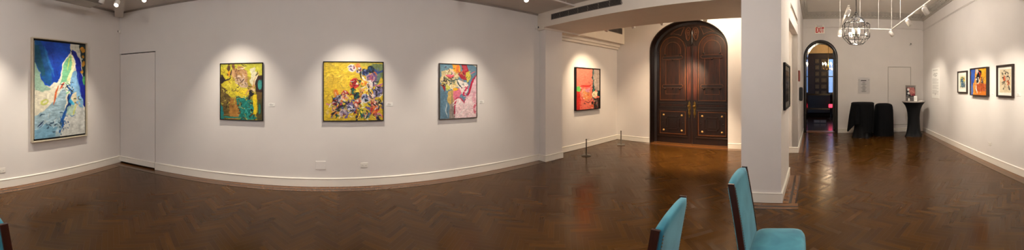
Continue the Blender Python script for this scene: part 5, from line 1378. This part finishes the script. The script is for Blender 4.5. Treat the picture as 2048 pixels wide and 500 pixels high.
def make_chair(label, loc, rz):
    # faces local +x; seat 0.46 wide (y), back leans to -x
    r = thing('upholstered_chair', label, 'chair', loc, rz, 'teal velvet side chairs')
    wb, wt = 0.19, 0.19      # half width of the back, foot and top
    def bx(z):                # lean of the back centre line
        k = max(0.0, (z-0.42))/0.56
        return -0.215 - 0.09*k**1.2
    # back cushion
    mb = MB(); rows = 16; cols = 14; vs = []; fs = []
    def top(yy): return 0.952 + 0.018*(1-abs(yy)**2.5) 
    ring = []
    for i in range(rows+1):
        row = []
        for side in (1, -1):
            cc = range(cols+1) if side == 1 else range(cols, -1, -1)
            for j in cc:
                yy = -1+2*j/cols
                ztop = top(yy); z = 0.40 + (ztop-0.40)*i/rows
                w = wb+(wt-wb)*i/rows
                bulge = 0.005*(1-abs(yy)**4)*math.sin(PI*min(1, max(0, i/rows)))
                th = 0.022+bulge
                edge = 0.007 if i == rows else 0.0
                row.append(len(vs)); vs.append((bx(z)+side*(th-edge), yy*(w-0.004), z))
        ring.append(row)
    n = len(ring[0])
    for i in range(rows):
        for j in range(n): fs.append([ring[i][j], ring[i][(j+1) % n], ring[i+1][(j+1) % n], ring[i+1][j]])
    m_ = cols+1
    for e in (0, rows):
        for j in range(cols): fs.append([ring[e][j], ring[e][j+1], ring[e][n-2-j], ring[e][n-1-j]])
    mb.add(vs, fs, None, True)
    bk = mb.build('backrest', m_velvet, r)
    # dark wood side rails running down to the rear legs
    for sy in (-1, 1):
        v2 = []; f2 = []
        zs = [0.0, 0.15, 0.30, 0.42, 0.55, 0.68, 0.82, 0.958]
        for z in zs:
            w = (wb + (wt-wb)*max(0, (z-0.40))/0.55)
            cx = bx(z) if z >= 0.42 else -0.215-0.055*((0.42-z)/0.42)**1.4
            h = 0.0265 if z > 0.3 else 0.018
            for (a, b_) in ((-0.012, 0.0), (h, 0.0), (h, 0.013), (-0.012, 0.013)):
                v2.append((cx+a, sy*(w+b_-0.002), z))
        for i in range(len(zs)-1):
            for k in range(4): f2.append([i*4+k, i*4+(k+1) % 4, (i+1)*4+(k+1) % 4, (i+1)*4+k])
        f2 += [[3, 2, 1, 0], [(len(zs)-1)*4+k for k in range(4)]]
        lo = MB().add(v2[:16], [f for f in f2[:12]] + [[3, 2, 1, 0], [12, 13, 14, 15]]).build('leg', m_cwood, r)
        up = MB().add(v2[12:], [[x-12 for x in f] for f in f2[12:28]] + [[3, 2, 1, 0], [16, 17, 18, 19]]).build('side_rail', m_cwood, r)
        nb = MB()
        for i in range(34):
            z = 0.44+i*0.0148; w = wb + (wt-wb)*(z-0.40)/0.55
            for sx in (-1, 1):
                nb.lathe([(0.0042, 0.0), (0.0030, 0.0022), (0.0, 0.003)], 6, Matrix.Translation((bx(z)+sx*0.0255, sy*(w-0.012), z)) @ Matrix.Rotation(sx*PI/2, 4, 'Y'), cap=False)
        tag(nb.build('nailheads', m_nail, r), kind='stuff')
    # seat cushion
    mb = MB(); vs = []; fs = []
    N_ = 48
    def seat_r(t, s):
        e = 5.0
        c, s_ = math.cos(t), math.sin(t)
        q = 1.0/((abs(c)**e+abs(s_)**e)**(1/e))
        x = q*c*0.185*s; y = q*s_*(0.235+0.015*c)*s
        return x-0.03, y
    lv = [(1.0, 0.415), (1.0, 0.465), (0.985, 0.492), (0.94, 0.509), (0.8, 0.519), (0.5, 0.525), (0.2, 0.527)]
    for (s, z) in lv:
        for k in range(N_):
            x, y = seat_r(2*PI*k/N_, s); vs.append((x, y, z))
    for i in range(len(lv)-1):
        for k in range(N_): fs.append([i*N_+k, i*N_+(k+1) % N_, (i+1)*N_+(k+1) % N_, (i+1)*N_+k])
    fs.append(list(range((len(lv)-1)*N_, len(lv)*N_)))
    mb.add(vs, fs, None, True)
    st = mb.build('seat', m_velvet, r)
    MB().box(-0.205, 0.148, -0.222, 0.222, 0.35, 0.415, bev=0.008).build('seat_frame', m_cwood, r)
    for sy in (-1, 1):
        v2 = []; 
        for (z, h) in ((0.0, 0.014), (0.345, 0.022)):
            for (a, b_) in ((-1, -1), (1, -1), (1, 1), (-1, 1)): v2.append((0.125+a*h, sy*0.195+b_*h, z))
        MB().add(v2, [[3,2,1,0],[4,5,6,7],[0,1,5,4],[1,2,6,5],[2,3,7,6],[3,0,4,7]]).build('leg', m_cwood, r)
    return r
# backs at y about 0.3 .. 0.5; -90 deg faces -y, +90 deg faces +y
make_chair('teal velvet chair in front of the pier, its padded seat in view', (1.88, 0.035, 0), -PI/2-math.radians(3.5))
make_chair('teal velvet chair left of the pier, seen from behind with nailhead trim', (1.235, 0.83, 0), PI/2+math.radians(4))
make_chair('teal velvet chair cut off by the lower left edge of the picture', (-1.325, 0.79, 0), PI/2)

# ================================================================ THE ROOM BEYOND THE ARCH
m_print = mat('old_print', rgb(120, 106, 86), 0.6, vary=0.5, vscale=18)
m_pfr = mat('print_frame', rgb(26, 20, 17), 0.4)
cols_ = [(0.03, 0.26), (0.385, 0.33)]
names = ['topmost', 'second', 'third', 'fourth', 'fifth', 'lowest']
for ci, (sx_, w_) in enumerate(cols_):
    for k in range(6):
        z = 2.86-k*0.335
        lab = 'small framed print on the dark parlour wall, %s in the %s column' % (names[k], 'left' if ci == 0 else 'right')
        p = RB(sx_, FD, z)
        r = thing('small_framed_print', lab, 'print', p, W_BACK.rz, 'prints on the dark parlour wall')
        h_ = 0.27
        frame_bars(w_-0.05, h_-0.05, 0.025, -0.002, -0.025).build('frame', m_pfr, r)
        MB().box(-w_/2+0.02, w_/2-0.02, -0.010, -0.004, -h_/2+0.02, h_/2-0.02).build('mat_board', mat('aged_mat', rgb(112, 98, 80), 0.7, vary=0.15), r)
        ms = MB(); rn2 = random.Random(k*7+ci)
        for _ in range(3):
            cx_, cz_ = rn2.uniform(-.03, .03), rn2.uniform(-.03, .03)
            ms.prism([(cx_+0.05*rn2.uniform(.5, 1)*math.cos(a*PI/4), cz_+0.06*rn2.uniform(.5, 1)*math.sin(a*PI/4)) for a in range(8)], 'y', -0.012-0.001*_, -0.010)
        ms.build('picture', m_print, r)
# parlour chandelier
cx_, cd_ = 0.71, 3.6
P0 = RB(cx_, cd_, 0)
r = thing('chandelier', 'small brass chandelier with glowing candle bulbs beyond the arched doorway', 'chandelier', (P0.x, P0.y, -0.10), 0)
MB().tube([(0, 0, 2.45), (0, 0, 3.98)], 0.01, 8).lathe([(0.0, 2.35), (0.03, 2.38), (0.06, 2.45), (0.03, 2.52), (0.04, 2.6), (0.0, 2.66)], 14).build('stem', m_brass, r)
for k in range(6):
    a = k*PI/3+0.3
    ar = MB().tube([(0.03*math.cos(a), 0.03*math.sin(a), 2.45), (0.13*math.cos(a), 0.13*math.sin(a), 2.38), (0.23*math.cos(a), 0.23*math.sin(a), 2.44), (0.25*math.cos(a), 0.25*math.sin(a), 2.54)], 0.008, 6).build('arm', m_brass, r)
    MB().lathe([(0.011, 2.54), (0.011, 2.62)], 8, Matrix.Translation((0.25*math.cos(a), 0.25*math.sin(a), 0))).build('candle_tube', m_candle, ar)
    MB().lathe([(0.008, 2.62), (0.022, 2.65), (0.02, 2.68), (0.0, 2.73)], 10, Matrix.Translation((0.25*math.cos(a), 0.25*math.sin(a), 0)), cap=False).build('bulb', m_bulb, ar)
# black sofa, grille, added red glow in place of a reflection, newel-like stand by the arch
P1 = RB(0.1, FD-0.75)
r = thing('sofa', 'dark high-backed sofa against the far parlour wall', 'sofa', (P1.x, P1.y, 0), W_BACK.rz)
m_sofa = mat('black_leather', rgb(16, 14, 15), 0.35)
MB().box(-0.72, 0.72, 0.20, 0.45, 0.12, 1.16, bev=0.08).build('backrest', m_sofa, r)
MB().box(-0.70, 0.70, -0.35, 0.22, 0.20, 0.46, bev=0.05).build('seat', m_sofa, r)
for sx in (-1, 1):
    MB().box(sx*0.76-0.09, sx*0.76+0.09, -0.38, 0.40, 0.12, 0.66, bev=0.06).build('armrest', m_sofa, r)
    for sy in (-0.3, 0.38): MB().lathe([(0.0, 0.0), (0.02, 0.0), (0.03, 0.13), (0.0, 0.13)], 10, Matrix.Translation((sx*0.72, sy, 0))).build('leg', m_pfr, r)
P2 = RB(0.79, FD-1.45)
r = thing('red_reflection_stand', 'made-up red glow on a dark stand, standing in for a reflection, below the parlour window', 'glow', (P2.x, P2.y, 0), W_BACK.rz)
MB().lathe([(0.0, 0.0), (0.14, 0.0), (0.14, 0.02), (0.02, 0.05), (0.02, 0.48), (0.12, 0.50), (0.12, 0.52), (0.0, 0.52)], 20).build('stand', m_pfr, r)
MB().box(-0.09, 0.09, -0.05, 0.05, 0.525, 0.69, bev=0.02).build('red_reflection', mat('red_glow', rgb(200, 20, 30), 0.4, emit=(1, .03, .06, 1), estr=2.2), r)  # glowing block added to imitate a red reflection
P3 = RB(0.42, 2.4)
r = thing('floor_grille', 'pale slatted grille set low in the parlour beyond the arch', 'grille', (P3.x, P3.y, 0.0), W_BACK.rz)
MB().box(-0.27, 0.27, -0.0, 0.02, 0.004, 0.03).box(-0.27, 0.27, -0.0, 0.02, 0.13, 0.15).box(-0.27, -0.25, -0.0, 0.02, 0.03, 0.13).box(0.25, 0.27, 0.0, 0.02, 0.03, 0.13).box(-0.01, 0.01, 0, 0.02, 0.03, 0.13).build('frame', m_pfr, r)
MB().box(-0.25, 0.25, 0.012, 0.02, 0.03, 0.13).build('panel', mat('grille_panel', rgb(120, 104, 92), 0.6), r)
# ================================================================ ADDED FILL LAMPS (made-up ambient light, unseen above the frame)
m_opal = mat('opal_glass', rgb(240, 235, 225), 0.4, emit=(1, .93, .84, 1), estr=2.0)
def add_fill_lamp(pos, energy, label, color=(1, .95, .93), size=0.6):  # made-up fixture, added only to raise the ambient light
    r = thing('fill_lamp', label, 'fill lamp', pos, 0, 'added unseen fill lamps')
    MB().lathe([(0.0, 0.0), (0.20, 0.0), (0.205, -0.02), (0.19, -0.035), (0.0, -0.035)], 28).build('canopy', m_track, r)
    MB().lathe([(0.185*math.cos(t), -0.035-0.06*math.sin(t)) for t in [PI/2*i/8 for i in range(9)]], 28, cap=False).build('opal_shade', m_opal, r)
    ld = bpy.data.lights.new('fill_lamp_light', 'POINT'); ld.shadow_soft_size = 0.16; ld.energy = energy; ld.color = color
    lo = bpy.data.objects.new('fill_lamp_light', ld); COL.objects.link(lo); lo.parent = r; lo.location = (0, 0, -0.30)
G_E = 25
add_fill_lamp((-2.2, 0.6, 3.04), G_E, 'added unseen fill lamp on the gallery ceiling nearest the left wall')
add_fill_lamp((0.2, 1.3, 3.04), G_E, 'added unseen fill lamp on the gallery ceiling before the yellow painting')
add_fill_lamp((1.9, 1.1, 3.04), G_E, 'added unseen fill lamp on the gallery ceiling nearest the beam')
add_fill_lamp((-0.3, -1.4, 3.04), G_E, 'added unseen fill lamp on the gallery ceiling behind the viewer')
add_fill_lamp((5.4, -1.7, 3.98), 48, 'added unseen fill lamp on the high ceiling near the gallery side')
add_fill_lamp((6.1, 1.6, 3.5), 45, 'added unseen fill lamp on the vestibule ceiling', (1, .80, .58))
# ================================================================ LIGHT, SKY, CAMERA
w = bpy.data.worlds.new('dusk_sky'); S.world = w; w.use_nodes = True
N = w.node_tree.nodes; L = w.node_tree.links
tc = N.new('ShaderNodeTexCoord'); sp = N.new('ShaderNodeSeparateXYZ'); L.new(tc.outputs['Generated'], sp.inputs[0])
cr = N.new('ShaderNodeValToRGB'); e = cr.color_ramp.elements
e[0].position = 0.0; e[0].color = (0.10, 0.17, 0.32, 1); e[1].position = 0.6; e[1].color = (0.22, 0.42, 0.95, 1)
L.new(sp.outputs['Z'], cr.inputs['Fac']); L.new(cr.outputs['Color'], N['Background'].inputs['Color'])
N['Background'].inputs['Strength'].default_value = 2.0
# the windows behind the viewer are guided with portals so their daylight renders cleanly
for (a, b_, c, d) in WIN:
    ld = bpy.data.lights.new('window_portal', 'AREA'); ld.shape = 'RECTANGLE'; ld.size = b_-a; ld.size_y = d-c
    ld.cycles.is_portal = True
    lo = bpy.data.objects.new('window_portal', ld); COL.objects.link(lo)
    p = W_RIGHT.at((a+b_)/2, (c+d)/2, -0.16)
    lo.matrix_world = Matrix.Translation(p) @ Matrix.Rotation(W_RIGHT.rz, 4, 'Z') @ Matrix.Rotation(PI/2, 4, 'X') @ Matrix.Rotation(PI, 4, 'Y') if False else Matrix.Translation(p) @ (W_RIGHT.M.to_3x3() @ Vector((0, 1, 0))).to_track_quat('Z', 'Y').to_matrix().to_4x4()
def point(pos, energy, color, rad, name):
    ld = bpy.data.lights.new(name, 'POINT'); ld.energy = energy; ld.color = color; ld.shadow_soft_size = rad
    lo = bpy.data.objects.new(name, ld); COL.objects.link(lo); lo.location = pos
    return lo
point((LX, LY, 2.62), 46, (1, .86, .64), 0.05, 'lantern_light')
pc_ = RB(cx_, cd_, 2.66); point((pc_.x, pc_.y, 2.56), 9, (1, .72, .42), 0.08, 'chandelier_light')
pu = RB(0.4, 4.6, 3.6); point((pu.x, pu.y, 3.62), 7, (1, .74, .45), 0.05, 'cornice_fill_light')  # added fill to brighten the upper parlour wall, no fixture modelled

cam = bpy.data.cameras.new('camera'); co = bpy.data.objects.new('camera', cam); COL.objects.link(co)
cam.type = 'PANO'; cam.panorama_type = 'CENTRAL_CYLINDRICAL'
F_ = 575.0; HZN = 172.0
cam.central_cylindrical_radius = 1.0
cam.central_cylindrical_range_u_min = -1024/F_; cam.central_cylindrical_range_u_max = 1024/F_
cam.central_cylindrical_range_v_min = -(500-HZN)/F_; cam.central_cylindrical_range_v_max = HZN/F_
co.location = (0, 0, 1.55); co.rotation_euler = (PI/2, 0, -(1024-672)/F_)
cam.clip_start = 0.02; cam.clip_end = 100
S.camera = co
S.view_settings.view_transform = 'Standard'; S.view_settings.look = 'None'
S.view_settings.gamma = 1.0; S.view_settings.use_curve_mapping = False
S.view_settings.exposure = 0.75
S.cycles.use_denoising = True
S.cycles.max_bounces = 10; S.cycles.diffuse_bounces = 6; S.cycles.glossy_bounces = 5
S.cycles.transparent_max_bounces = 16; S.cycles.caustics_reflective = False; S.cycles.caustics_refractive = False
S.cycles.sample_clamp_indirect = 6.0
